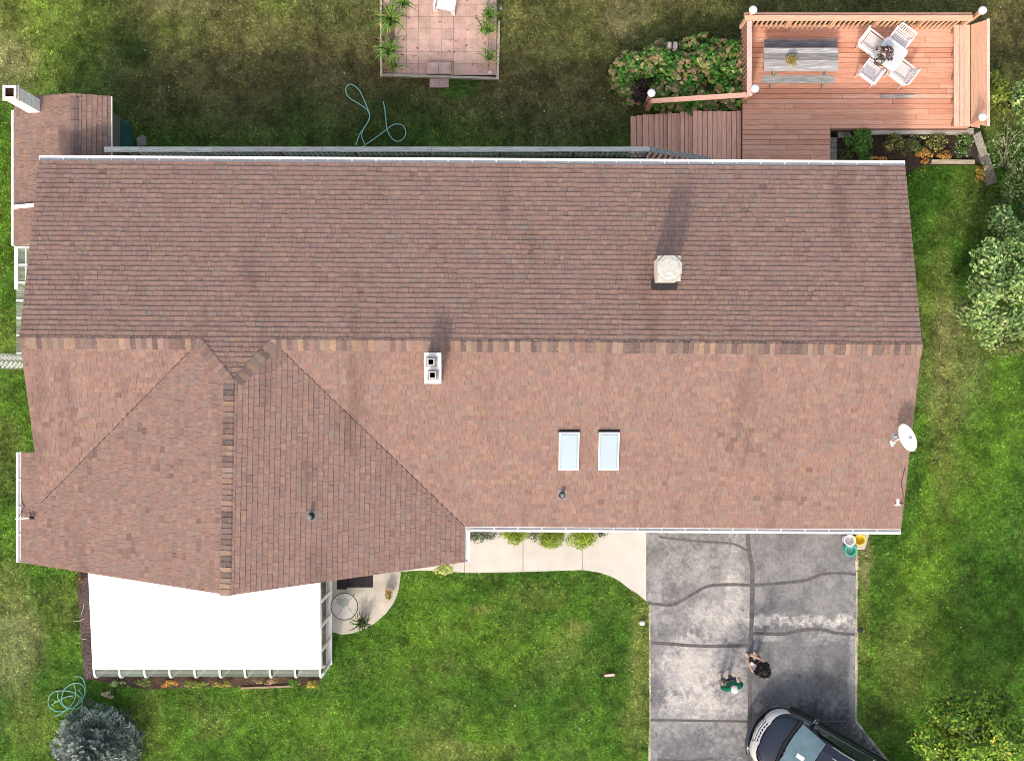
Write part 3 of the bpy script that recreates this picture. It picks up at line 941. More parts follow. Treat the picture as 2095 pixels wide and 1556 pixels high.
# lattice mast
lm = empty("lattice_mast", (-13.35, P(0, 737, 4).y, 0), "white triangular lattice mast against the left gable", "mast")
mx, my = -13.35, P(0, 737, 4).y
legs = [(mx + .16, my), (mx - .14, my + .19), (mx - .14, my - .19)]
for lx, ly in legs:
    b = MB((.78, .80, .80)); b.tube([(lx, ly, 0), (lx, ly, 6.2)], .017, 6); b.build("leg", M["metal"], lm)
b = MB((.75, .78, .78))
for k in range(18):
    z0_, z1_ = .1 + k * .34, .1 + (k + 1) * .34
    for i in range(3):
        p, q = legs[i], legs[(i + 1) % 3]
        b.tube([(p[0], p[1], z0_), (q[0], q[1], z1_)], .010, 5); b.tube([(p[0], p[1], z1_), (q[0], q[1], z1_)], .008, 5)
b.build("bracing", M["white"], lm)

# ------------------------------------------------------------------ sunroom
sr = empty("sunroom", (-8.2, -6.2, 0), "white roofed sunroom with curved glass front below the gable", "sunroom")
XW, XE, YN, YS = -11.28, -5.13, -4.55, -7.76
ZN, ZS = 2.62, 2.15
sz = lambda x, y: ZS + (ZN - ZS) * (y - YS) / (YN - YS)
rf = MB((.88, .88, .88))
npn = 9
for i in range(npn):
    x0, x1 = XW + (XE - XW) * i / npn, XW + (XE - XW) * (i + 1) / npn
    rf.prism([(x0 + (.002 if i else 0), YS), (x1 - .002, YS), (x1 - .002, YN), (x0 + (.002 if i else 0), YN)], lambda x, y: sz(x, y) - .08, lambda x, y: sz(x, y))
rf.build("roof_panel", M["panel"], sr)
arc = [(YS - .27 * math.sin(t), ZS - .33 + .33 * math.cos(t) - .04) for t in np.linspace(0, math.pi / 2, 7)]
for i in range(npn):
    x0, x1 = XW + (XE - XW) * i / npn + .05, XW + (XE - XW) * (i + 1) / npn - .02
    gp = MB((.22, .27, .26))
    vs = []
    for y, z in arc + [(arc[-1][0], .55)]: vs += [(x0, y, z), (x1, y, z)]
    gp.add(vs, [(2 * k, 2 * k + 1, 2 * k + 3, 2 * k + 2) for k in range(7)], tint((.20, .25, .23), .25))
    gp.build("curved_pane", M["glass"], sr)
for i in range(npn + 1):
    x = XW + .035 + (XE - XW - .07) * i / npn
    rb = MB((.87, .87, .87))
    pp = arc + [(arc[-1][0], .5)]
    for (y0_, z0_), (y1_, z1_) in zip(pp, pp[1:]):
        rb.bar((x, y0_, z0_ + .02), (x, y1_, z1_ + (.02 if z1_ > 1 else 0)), .06, .05, up=(1, 0, 0))
    rb.build("rib", M["white"], sr)
bw = MB((.80, .80, .79))
bw.box(XW, XE, YS - .31, YS - .23, 0, .50); bw.box(XE - .06, XE + .02, YS - .22, YN, 0, .42); bw.box(XW, XW + .08, YS - .22, YN, 0, .42)
bw.build("base_wall", M["white"], sr)
sl = MB((.85, .85, .85)); sl.box(XE - .03, XE + .075, YS - .22, YN - .02, .421, .47); sl.build("sill", M["white"], sr)
fl = MB((.30, .28, .25)); fl.box(XW + .1, XE - .08, YS - .2, YN, .0, .03); fl.build("floor", M["rough"], sr)
hd = MB((.85, .85, .85)); hd.bar((XE - .01, YN, sz(0, YN) - .13), (XE - .01, YS, sz(0, YS) - .13), .05, .09); hd.build("header", M["white"], sr)
for k, yy in enumerate(np.linspace(YN - .05, YS - .18, 6)):
    b = MB((.86, .86, .86)); b.box(XE - .03, XE + .035, yy - .03, yy + .03, .471, sz(0, yy) - .18); b.build("post", M["white"], sr)
    if k < 5:
        y2 = np.linspace(YN - .05, YS - .18, 6)[k + 1]
        g_ = MB((.10, .11, .11)); g_.add([(XE, yy - .03, .47), (XE, y2 + .03, .47), (XE, y2 + .03, sz(0, y2) - .18), (XE, yy - .03, sz(0, yy) - .18)], [(0, 1, 2, 3)])
        g_.build("side_pane", M["glass"], sr)
        m_ = MB((.55, .55, .55)); m_.box(XE - .012, XE + .012, y2 + .03, yy - .03, 1.1, 1.13); m_.build("transom", M["white"], sr)
gw = MB((.35, .38, .37)); gw.add([(XW + .03, YN, .42), (XW + .03, YS - .2, .42), (XW + .03, YS - .2, ZS - .1), (XW + .03, YN, ZN - .1)], [(3, 2, 1, 0)]); gw.build("side_pane", M["glass"], sr)

# ------------------------------------------------------------------ rear walkway with railing
WG = [(.30, .30, .29), (.36, .36, .34), (.24, .24, .235)]
wy = P(0, 306, 2.6).y
balc = empty("rear_walkway", (-3, 5.8, 0), "long weathered grey walkway with railing behind the house", "walkway")
fl = MB()
nb = 100
xa, xb = -10.35, P(1330, 306, 2.6).x
for i in range(nb):
    x0, x1 = xa + (xb - xa) * i / nb, xa + (xb - xa) * (i + 1) / nb
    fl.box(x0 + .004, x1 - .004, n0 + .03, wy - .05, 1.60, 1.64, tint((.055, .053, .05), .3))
fl.build("walkway_floor", M["grey_y"], balc)
tr = MB(); xr = P(213, 306, 2.6).x
pts = np.linspace(xr, xb, 6)
for i in range(5):
    tr.box(pts[i] + .003, pts[i + 1] - .003, wy - .06 + R.uniform(-.008, .008), wy + .075, 2.56, 2.60, tint((.66, .63, .57), .16))
tr.build("top_rail", M["grey_x"], balc)
lr = MB(); lr.bar((xr + .5, wy, 1.80), (xb, wy, 1.80), .05, .09, (.2, .2, .19)); lr.build("bottom_rail", M["grey_x"], balc)
n = 98
for i in range(n):
    x = xr + .6 + (xb - xr - .7) * i / (n - 1)
    b = MB(tint((.42, .42, .40), .2)); b.box(x - .02, x + .02, wy - .06, wy - .022, 1.7, 2.555); b.build("baluster", M["grey_y"], balc)
for x in np.linspace(xr + .75, xb - .05, 8):
    b = MB((.2, .2, .19)); b.box(x - .045, x + .045, wy - .02, wy + .06, 0, 2.555); b.build("post", M["grey_y"], balc)
# stair rail going down to the landing
ra, rb_ = Vector((xb, wy, 2.58)), P(1452, 326, 1.75)
b = MB(); b.bar(ra + Vector((0, 0, 0)), rb_, .13, .04, (.34, .34, .33)); b.build("stair_rail", M["grey_x"], balc)
for i in range(11):
    p = ra.lerp(rb_, (i + .5) / 11)
    b = MB((.20, .12, .10)); b.box(p.x - .02, p.x + .02, p.y - .10, p.y - .06, p.z - .75, p.z - .03); b.build("baluster", M["grey_y"], balc)

# ------------------------------------------------------------------ deck
DC = [(.76, .39, .26), (.78, .40, .27), (.71, .34, .22), (.80, .43, .30)]
dk = empty("wooden_deck", (9.5, 8.0, 0), "salmon stained wooden deck with railings, bench and wide steps", "deck")
DZ = 1.0
x0d, x1d = P(1519, 0, DZ).x, 12.62
ytop, ybed, yhouse = 9.78, P(0, 263, DZ).y, n1 + .02
xbed = P(1699, 0, DZ).x
bd = MB(); row_h = .142
k = 0; y = ytop
while y - row_h > yhouse - .1:
    xe_ = x1d if y - row_h > ybed else xbed
    cuts = sorted([x0d, xe_ - (.0 if xe_ == x1d else -.0)] + [R.uniform(x0d + .5, xe_ - .5) for _ in range(2 if k % 2 else 1)])
    for a, b in zip(cuts, cuts[1:]):
        wx = R.random()
        c = tint(R.choice(DC), .05)
        bd.box(a + .004, b - .004, y - row_h + .010, y, DZ - .03, DZ, c)
    if y - row_h <= ybed < y - .02:
        bd.box(xbed + .003, x1d, ybed, y, DZ - .03, DZ - .001, tint(DC[0], .05))
    y -= row_h; k += 1
bd.build("deck_boards", M["deck_x"], dk)
js = MB((.20, .10, .07))
js.box(x0d, x0d + .04, yhouse, ytop, .72, DZ - .031); js.box(x0d, x1d, ytop, ytop + .04, .72, DZ - .01); js.box(x1d, x1d + .04, ybed, ytop + .04, .72, DZ - .01)
js.box(xbed, x1d, ybed - .045, ybed - .005, .6, DZ - .01)
for x in np.arange(x0d + .5, x1d, .6): js.box(x, x + .05, (ybed if x > xbed else yhouse) + .02, ytop - .02, .72, DZ - .031)
js.build("joists", M["deck_x"], dk)
for x, y_ in ((x0d + .1, 9.6), (9.5, 9.6), (12.5, 9.6), (12.5, 7.2), (x0d + .1, 7.7), (9.5, 7.2)):
    b = MB((.22, .12, .08)); b.box(x - .06, x + .06, y_ - .06, y_ + .06, -.02, .72); b.build("footing_post", M["deck_y"], dk)
# steps down to the left and landing
SX = [1519, 1418, 1392, 1366, 1340, 1315, 1290]
SZ = [.83, .69, .55, .41, .28, .14]
yst0, yst1 = yhouse, P(0, 231, .6).y
for i in range(6):
    z = SZ[i]; xR = P(SX[i], 0, z).x if i else x0d - .005; xL = P(SX[i + 1], 0, z).x
    n = max(2, int(round((xR - xL) / .14)))
    st_ = MB()
    for j in range(n):
        a, b = xL + (xR - xL) * j / n, xL + (xR - xL) * (j + 1) / n
        st_.box(a + .004, b - .009, yst0, yst1 + R.uniform(-.01, .02), z - .035, z, tint((.90, .50, .36), .07))
    st_.box(xL + .02, xR + .03, yst0 + .02, yst1 - .03, 0, z - .036, (.22, .11, .09))
    st_.build("step" if i else "landing", M["deck_y"], dk)
RC = (.74, .44, .29)
# north railing
yr = P(0, 37, 2.0).y
xr0, xr1 = P(1524, 0, 2.0).x, P(1990, 0, 2.0).x
b = MB(); b.box(xr0, xr1, yr - .07, yr + .07, 1.96, 2.0, RC); b.build("top_rail", M["deck_x"], dk)
b = MB(); b.box(xr0, xr1, yr + .075, yr + .16, 1.80, 1.94, (.60, .33, .24)); b.build("outer_rail", M["deck_x"], dk)
b = MB(); b.box(xr0, xr1, yr - .03, yr + .02, 1.12, 1.20, RC); b.build("bottom_rail", M["deck_x"], dk)
nb = 46
for i in range(nb):
    if i % 9 == 8: continue
    x = xr0 + .12 + (xr1 - xr0 - .2) * i / (nb - 1)
    b = MB(tint(RC, .1)); b.box(x - .022, x + .022, yr - .075, yr - .035, 1.03, 1.955); b.build("baluster", M["deck_y"], dk)
for x in np.linspace(xr0 + .06, xr1 - .06, 6):
    b = MB(tint(RC, .05)); b.box(x - .05, x + .05, yr - .05, yr + .05, 1.0, 1.955); b.build("post", M["deck_y"], dk)
# west railing
xw_ = P(1533, 0, 2.0).x; yw0, yw1 = P(0, 196, 2.0).y, yr - .075
b = MB(); b.box(xw_ - .06, xw_ + .07, yw0, yw1, 1.96, 2.0, (.70, .50, .44)); b.build("top_rail", M["deck_y"], dk)
for i in range(15):
    y_ = yw0 + .08 + (yw1 - yw0 - .15) * i / 14
    b = MB(tint((.38, .22, .17), .1)); b.box(xw_ - .07, xw_ - .03, y_ - .022, y_ + .022, 1.03, 1.955); b.build("baluster", M["deck_y"], dk)
# step rail
ga, gb = P(1333, 207, 1.45), P(1530, 194, 1.9)
b = MB(); b.bar(ga, gb, .13, .04, (.74, .42, .32)); b.build("step_rail", M["deck_x"], dk)
for p, zb in ((ga, .20), (gb, 1.0)):
    b = MB((.55, .26, .18)); b.box(p.x - .05, p.x + .05, p.y - .05, p.y + .05, zb, p.z - .022); b.build("post", M["deck_y"], dk)
# built-in bench on the right
yb0, yb1 = P(0, 258, 1.45).y, P(0, 51, 1.45).y
xs0, xs1 = P(1952, 0, 1.45).x, P(1985, 0, 1.45).x
b = MB()
for i, (c0, c1) in enumerate(((0, .31), (.335, .66), (.685, 1.0))):
    b.box(xs0 + (xs1 - xs0) * c0, xs0 + (xs1 - xs0) * c1, yb0, yb1, 1.41, 1.45, tint((.78, .50, .37), .05))
b.build("bench_seat", M["deck_y"], dk)
b = MB()
for i, (za, zb) in enumerate(((1.46, 1.72), (1.73, 1.99))):
    xA = xs1 + .02 + i * .13; xB = xA + .12
    b.add([(xA, yb0 - .02, za), (xB, yb0 - .10, zb), (xB, yb1 - .0, zb), (xA, yb1 + .0, za)] + [(xA + .035, yb0 - .02, za), (xB + .035, yb0 - .10, zb), (xB + .035, yb1, zb), (xA + .035, yb1, za)],
          [(0, 1, 2, 3), (7, 6, 5, 4), (0, 4, 5, 1), (1, 5, 6, 2), (2, 6, 7, 3), (3, 7, 4, 0)], tint((.76, .45, .31), .04))
b.build("bench_back", M["deck_y"], dk)
b = MB((.78, .56, .46)); b.box(xs1 + .26, xs1 + .34, yb0 - .1, yb1 + .02, 1.995, 2.03); b.build("bench_cap", M["deck_y"], dk)
for y_ in np.linspace(yb0 + .1, yb1 - .1, 5):
    b = MB((.5, .26, .18)); b.box(xs0 + .05, xs0 + .13, y_ - .04, y_ + .04, 1.0, 1.41); b.build("bench_leg", M["deck_y"], dk)

# globe lamps on posts
def lamp(x, y, zb, zt, label):
    r = empty("post_lamp", (x, y, zb), label, "lamp", "white globe lamps on the deck posts")
    b = MB((.60, .34, .24)); b.box(x - .045, x + .045, y - .045, y + .045, zb, zt - .16); b.build("post", M["deck_y"], r)
    b = MB((.75, .75, .73)); b.lathe((x, y, zt - .16), [(.06, 0), (.06, .05), (.04, .06)], 12); b.build("collar", M["white"], r)
    b = MB((.86, .86, .86)); b.ball((x, y, zt - .02), .115, 14, 9); b.build("globe", M["globe"], r, smooth=True)


for px, py, zt, zb, xo_, yo_, lb in ((1541, 20, 2.38, 1.0, 0, 0, "globe lamp at the deck's upper left railing corner"), (2011, 21, 2.38, 1.0, 0, 0, "globe lamp at the upper end of the deck bench"),
                                    (2011, 239, 2.30, 0.0, 0, 0, "globe lamp at the lower end of the deck bench"), (1545, 181, 2.35, 1.0, 0, 0, "globe lamp where the step rail meets the deck rail"),
                                    (1333, 190, 1.85, 0.0, 0, 0, "globe lamp at the foot of the deck steps beside the dark purple shrub")):
    q = P(px, py, zt); lamp(q.x, q.y, zb, zt, lb)

# ------------------------------------------------------------------ picnic table
pt = empty("picnic_table", P(1637, 125, 1.0), "weathered grey plank picnic table with two attached benches", "table")
pc = [(.44, .43, .41), (.24, .24, .235), (.42, .41, .39), (.47, .46, .44)]
ya_, yb_ = P(0, 98, 1.75).y, P(0, 146, 1.75).y
xa_, xb_ = P(1563, 0, 1.75).x, P(1715.5, 0, 1.75).x
b = MB()
for i in range(4):
    t0, t1 = ya_ + (yb_ - ya_) * i / 4, ya_ + (yb_ - ya_) * (i + 1) / 4
    b.box(xa_ + R.uniform(-.01, .01), xb_ + R.uniform(-.02, .01), t1 + .005, t0 - .003, 1.71, 1.75, tint(pc[i], .05))
b.build("tabletop", M["grey_x"], pt)
for (p0, p1, q0_, q1_, c) in ((1563, 1713, 80, 97, (.21, .21, .215)), (1559, 1707, 154.5, 170, (.33, .34, .33))):
    b = MB(c); b.box(P(p0, 0, 1.45).x, P(p1, 0, 1.45).x, P(0, q1_, 1.45).y, P(0, q0_, 1.45).y, 1.41, 1.45); b.build("bench", M["grey_x"], pt)
for x in (xa_ + .3, xb_ - .3):
    for s in (-1, 1):
        ym = (ya_ + yb_) / 2
        b = MB((.28, .28, .27)); b.bar((x, ym + s * .18, 1.70), (x, ym + s * .62, 1.01), .04, .09); b.build("leg", M["grey_y"], pt)
    b = MB((.28, .28, .27)); b.bar((x + .04, P(0, 168, 1.45).y, 1.37), (x + .04, P(0, 84, 1.45).y, 1.37), .04, .08); b.build("crossbeam", M["grey_y"], pt)

FLW = dict(
    autumn=[(4, (.22, .30, .04)), (3, (.40, .34, .06)), (2, (.50, .25, .10)), (1, (.55, .50, .30))],
)


def pot(kind, label, cat, px, py, z, r, h, pal, n=260, fr=1.5, fh=.22, potcol=(.45, .2, .12), size=.05, aspect=.5, stemz=0):
    q = P(px, py, z + h + fh * .4)
    rt = empty(kind, (q.x, q.y, z), label, cat)
    b = MB(potcol); b.lathe((q.x, q.y, z + .001), [(r * .72, 0), (r, h), (r * 1.05, h), (r * 1.05, h * .9), (r * .9, h * .88), (.01, h * .86)], 18); b.build("pot", M["plain"], rt)
    pts, nr, k = crown(q.x, q.y, z + h * .8, r * fr, r * fr, fh, n, 8, .45, int(px))
    leaves("foliage", pts, nr, rng.uniform(.7, 1.2, n) * size, pick(pal, n), aspect=aspect, parent=rt)
    return rt


pot("potted_plant", "green and orange potted plant on the picnic table", "plant", 1619, 121, 1.75, .13, .10, FLW["autumn"], 320, 1.75, .16)

# ------------------------------------------------------------------ white bistro set
A0 = math.radians(-37)
tc = P(1822, 111, 1.72)


def rot(c, pts, a):
    return [(c[0] + p[0] * math.cos(a) - p[1] * math.sin(a), c[1] + p[0] * math.sin(a) + p[1] * math.cos(a)) for p in pts]


tb = empty("garden_table", (tc.x, tc.y, 1.0), "square white garden table with rounded corners on the deck", "table")
h = .36; cr = .09
corner = [(h - cr + cr * math.cos(t), h - cr + cr * math.sin(t)) for t in np.linspace(0, math.pi / 2, 5)]
outl = []
for k in range(4):
    a = k * math.pi / 2
    outl += [(x * math.cos(a) - y * math.sin(a), x * math.sin(a) + y * math.cos(a)) for x, y in corner]
b = MB((.86, .86, .86)); b.prism(rot(tc, outl, A0), 1.69, 1.72); o = b.build("tabletop", M["white"], tb)
b = MB((.66, .68, .70)); b.prism(rot(tc, [(x * .80, y * .80) for x, y in outl], A0), 1.7205, 1.7235); b.build("table_inset", M["panel"], o)
for sx, sy in ((1, 1), (1, -1), (-1, 1), (-1, -1)):
    q = rot(tc, [(sx * .28, sy * .28)], A0)[0]; b = MB((.8, .8, .8)); b.tube([(q[0], q[1], 1.69), (q[0], q[1], 1.0)], .018, 6); b.build("leg", M["white"], tb)


def garden_chair(first=True):
    """built at the origin, seat 0.43 high, back toward -y"""
    r = empty("garden_chair", (0, 0, 0), "white slatted garden chair", "chair", "white garden chairs round the square table")
    b = MB((.80, .80, .81))
    for k in range(9):
        b.box(-.20, .20, -.20 + k * .045, -.162 + k * .045, .42, .435)
    b.build("seat", M["white"], r)
    b = MB((.86, .86, .86))
    for s in (-1, 1):
        b.bar((s * .22, -.24, .43), (s * .22, .24, .43), .03, .03)
    b.bar((-.22, .235, .43), (.22, .235, .43), .03, .03); b.bar((-.22, -.235, .43), (.22, -.235, .43), .03, .03)
    b.build("seat_frame", M["white"], r)
    b = MB((.86, .86, .86))
    for s in (-1, 1): b.bar((s * .22, -.23, .43), (s * .22, -.31, .86), .03, .03)
    b.bar((-.22, -.31, .86), (.22, -.31, .86), .035, .03); b.bar((-.22, -.25, .55), (.22, -.25, .55), .03, .03)
    for k in range(-3, 4): b.bar((k * .055, -.252, .55), (k * .055, -.308, .86), .028, .010, (.80, .80, .81))
    b.build("backrest", M["white"], r)
    for s in (-1, 1):
        b = MB((.86, .86, .86)); b.bar((s * .235, -.26, .63), (s * .235, .2, .63), .04, .022); b.bar((s * .235, .19, .63), (s * .235, .19, .43), .025, .025); b.build("armrest", M["white"], r)
        for t in (-1, 1):
            b = MB((.82, .82, .82)); b.tube([(s * .215, t * .22, .43), (s * .225, t * .235, 0)], .014, 6); b.build("leg", M["white"], r)
    return r


gc = garden_chair()
for i, (px, py, a, lb) in enumerate(((1784, 90, 53, "white garden chair left above the square table, nearest the picnic table"), (1838, 85, -37, "white garden chair right above the square table, toward the railing"),
                                     (1843, 147, -127, "white garden chair right below the square table, nearest the bench"), (1784, 146, 143, "white garden chair left below the square table, with the flowers beside it"))):
    c = gc if i == 0 else copy_tree(gc)
    q = P(px, py, 1.5); c.location = (q.x, q.y, 1.0); c.rotation_euler = (0, 0, math.radians(a + 180)); c.scale = (1.12, 1.12, 1.0); c["label"] = lb
pot("flower_pot", "pot of dark purple and white flowers on the white table", "flowers", 1806, 114, 1.7236, .13, .14,
    [(4, (.10, .035, .045)), (2, (.75, .73, .74)), (2, (.20, .13, .09)), (1, (.12, .14, .05))], 520, 2.4, .26, (.7, .68, .66), .085, .6)
q0, q1 = P(1802, 194, 1.03), P(1872, 200, 1.03)
b = MB((.46, .45, .42)); b.box(q0.x, q1.x, q1.y, q0.y, 1.001, 1.035); b.build("loose_plank", M["grey_x"], None, "short grey plank lying loose on the deck boards", "plank")

# ------------------------------------------------------------------ raised flower bed by the deck
rb0 = empty("raised_bed", (P(1850, 300).x, P(1850, 300).y, 0), "raised flower bed edged with timbers and small stones", "flower bed")
BZ = .72
b = MB((.05, .035, .028)); b.prism([(p[0], p[1]) for p in G([(1712, 276), (1990, 270), (2004, 330), (1905, 331), (1850, 352), (1712, 352)], BZ)], 0, BZ - .03, (.055, .04, .03)); b.build("soil", M["soil"], rb0)
b = MB()
a_, c_ = P(1782, 268, .96), P(1992, 268, .96)
b.bar((a_.x, a_.y, .86), (c_.x, c_.y, .86), .15, .20, (.44, .41, .34)); b.build("timber", M["grey_x"], rb0)
b = MB(); a_, c_ = P(1906, 330, BZ + .05), P(1994, 331, BZ + .05); b.bar(a_ - Vector((0, 0, .06)), c_ - Vector((0, 0, .06)), .10, .16, (.46, .39, .29)); b.build("timber", M["grey_x"], rb0)
b = MB()
for i in range(6):
    y_ = P(0, 281 + i * 11, BZ).y; xx = P(1705, 0, BZ).x
    b.box(xx - .09, xx + .09, y_ - .15 + .012, y_, BZ - .25, BZ + .02 + R.uniform(-.01, .02), tint((.36, .31, .25), .2))
for i in range(4):
    xx = P(1714 + i * 6.5, 0, BZ).x; yy = P(0, 276, BZ).y
    b.box(xx, xx + .08, yy - .08, yy + .09, BZ - .25, BZ + .02 + R.uniform(-.01, .02), tint((.30, .27, .24), .2))
b.build("edging_stones", M["rough"], rb0)
lt_ = MB(); p = [P(1997, 270, .75), P(2012, 316, .45), P(2034, 374, .3)]
lt_.bar(p[0] - Vector((0, 0, .1)), p[1] - Vector((0, 0, .1)), .24, .2, (.32, .30, .25)); lt_.build("garden_timber", M["grey_y"], None, "slanting grey timber sleeper beside the flower bed", "timber", "landscape timbers below the bed")
lt_ = MB(); lt_.bar(P(2013, 317, .2) - Vector((0, 0, .1)), P(2031, 376, .2) - Vector((0, 0, .1)), .30, .19, (.19, .175, .16)); lt_.build("garden_timber", M["grey_y"], None, "lower wide end of the slanting sleeper under the bare twigs", "timber", "landscape timbers below the bed")

PG = [(4, (.09, .22, .025)), (3, (.14, .30, .04)), (1, (.06, .13, .02))]
PDK = [(4, (.06, .12, .025)), (3, (.10, .17, .04)), (1, (.15, .10, .06))]
PMIX = [(4, (.10, .16, .035)), (2, (.20, .22, .06)), (1, (.30, .20, .10))]
POR = [(4, (.62, .26, .05)), (3, (.70, .42, .10)), (2, (.16, .20, .04)), (1, (.40, .18, .05))]
PWH = [(5, (.10, .22, .03)), (3, (.16, .28, .05)), (1, (.75, .74, .66))]
BZs = BZ - .03
shrub("leafy_shrub", "bright green feathery shrub in the raised bed by the timber", "shrub", 1762, 291, 36, 27, .55, 1500, .085, PG, BZs, 12, .42, 3)
shrub("leafy_shrub", "small bright green plant at the bed's edge by the gutter", "shrub", 1768, 321, 24, 14, .3, 460, .06, PG, BZs, 7, .45, 4)
shrub("rose_bush", "loose olive green bush with yellow flower in the bed", "bush", 1829, 294, 28, 24, .5, 700, .06, PMIX + [(1, (.75, .55, .12))], BZs, 10, .4, 5)
shrub("rose_bush", "dull green spreading bush right of centre in the raised bed", "bush", 1860, 304, 30, 26, .45, 760, .055, PMIX, BZs, 12, .35, 6)
shrub("marigold_clump", "clump of orange marigolds at the bed's lower edge", "flowers", 1889, 316, 20, 19, .3, 520, .055, POR, BZs, 12, .35, 7, aspect=.9)
shrub("marigold_clump", "sparse orange flowers beside the house gutter in the bed", "flowers", 1792, 328, 26, 10, .25, 320, .05, POR, BZs, 6, .4, 8, aspect=.9)
shrub("rose_bush", "leafy bush with a yellow bloom below the timber edge", "bush", 1917, 290, 27, 23, .45, 640, .055, PMIX + [(1, (.8, .65, .1))], BZs, 10, .4, 9)
shrub("marigold_clump", "thin orange flower clump near the pale bottom timber", "flowers", 1933, 318, 20, 12, .25, 320, .05, POR, BZs, 6, .4, 10, aspect=.9)
shrub("flowering_plant", "light green plant with white blooms at the bed corner", "flowers", 1972, 297, 25, 27, .45, 700, .055, PWH, BZs, 12, .4, 11)
shrub("flowering_plant", "small white and yellow flowers against the top timber", "flowers", 1886, 279, 24, 9, .25, 260, .05, [(2, (.7, .66, .35)), (2, (.12, .2, .04))], BZs, 6, .4, 12, aspect=.9)
shrub("leafy_shrub", "dark sparse plant in the bed's shaded left end", "shrub", 1730, 316, 20, 26, .3, 300, .05, PDK, BZs, 7, .4, 13)
shrub("yellow_shrub", "small golden yellow shrub beside the slanting sleeper", "shrub", 2006, 352, 15, 24, .4, 500, .06, [(4, (.42, .30, .05)), (3, (.52, .40, .09)), (1, (.25, .2, .05)), (1, (.4, .18, .06))], 0, 10, .4, 14)

# hydrangea hedge behind the steps
hy = empty("hydrangea_bush", (P(1400, 150).x, P(1400, 150).y, 0), "broad hydrangea bush with faded pink and cream heads beside the deck", "hydrangea")
reg = [(1276, 150, 26, 40, .8), (1300, 130, 30, 30, .95), (1345, 125, 40, 36, 1.1), (1400, 150, 45, 50, 1.2), (1450, 130, 48, 44, 1.2), (1500, 130, 36, 52, 1.2), (1490, 195, 44, 38, 1.1), (1430, 205, 50, 30, 1.0), (1370, 190, 46, 36, 1.05),
       (1290, 190, 24, 30, .7), (1470, 98, 30, 22, .9), (1262, 168, 14, 18, .5), (1282, 118, 18, 14, .7), (1350, 92, 16, 12, .7), (1412, 92, 20, 18, .9), (1440, 76, 12, 10, .7), (1395, 222, 18, 14, .7), (1455, 226, 22, 12, .7)]
PTS, NR, CC = [], [], []
heads = []
for i, (px, py, rx, ry, hh) in enumerate(reg):
    c = P(px, py, hh * .7); n = int(rx * ry * .95)
    pts, nr, k = crown(c.x, c.y, 0, rx / 72, ry / 72, hh, n, 12, .42, 40 + i)
    PTS.append(pts); NR.append(nr); CC.append(pick([(4, (.06, .19, .02)), (4, (.10, .32, .04)), (1.5, (.18, .30, .05)), (1, (.03, .08, .015))], n, .3))
    nh = int(rx * ry / 20)
    for _ in range(nh):
        t = R.uniform(0, 2 * math.pi); q = math.sqrt(R.random()) * .97
        heads.append((c.x + math.cos(t) * q * rx / 72, c.y + math.sin(t) * q * ry / 72, hh * math.sqrt(max(0.08, 1 - q * q)) * R.uniform(.90, 1.06) + .06))
leaves("foliage", np.concatenate(PTS), np.concatenate(NR), rng.uniform(.07, .14, sum(len(p) for p in PTS)), np.concatenate(CC), aspect=.6, parent=hy)
HP = [(.36, .26, .12), (.44, .33, .17), (.56, .50, .22), (.26, .17, .10), (.36, .36, .13), (.24, .26, .07), (.38, .25, .15), (.17, .24, .05)]
pp, pn, pcs, psz = [], [], [], []
for hx, hyy, hz in heads:
    c = R.choice(HP); r = R.uniform(.035, .072); m = 14
    v = rng.normal(size=(m, 3)); v[:, 2] = np.abs(v[:, 2]); v /= np.linalg.norm(v, axis=1)[:, None]
    pp.append(np.array([hx, hyy, hz]) + v * r * np.array([1, 1, .7])); pn.append(v + np.array([0, 0, .8]))
    pcs.append(np.clip(np.array(c)[None, :] * rng.uniform(.75, 1.25, (m, 1)), 0, 1)); psz.append(np.full(m, r * 1.25))
leaves("flower_heads", np.concatenate(pp), np.concatenate(pn), np.concatenate(psz), np.concatenate(pcs), aspect=1.0, flat=.25, parent=hy)
shrub("purple_shrub", "dark purple leaved shrub at the foot of the steps", "shrub", 1311, 188, 26, 30, 1.0, 900, .07, [(4, (.045, .022, .026)), (2, (.07, .035, .035)), (1, (.03, .03, .02))], 0, 12, .4, 15)
for px, lb, hh in ((1370, "left weathered grey post standing in the hydrangeas", 1.25), (1382, "right weathered grey post standing in the hydrangeas", 1.3)):
    q = P(px, 92, hh); b = MB((.30, .27, .26))
    b.prism([(q.x - .06, q.y - .09), (q.x + .05, q.y - .09), (q.x + .055, q.y + .08), (q.x - .05, q.y + .09)], 0, hh); b.prism([(q.x - .045, q.y - .07), (q.x + .035, q.y - .07), (q.x + .04, q.y + .06), (q.x - .035, q.y + .07)], hh, hh + .015, (.36, .33, .31)); b.build("wooden_post", M["grey_y"], None, lb, "post", "grey posts in the hydrangeas")

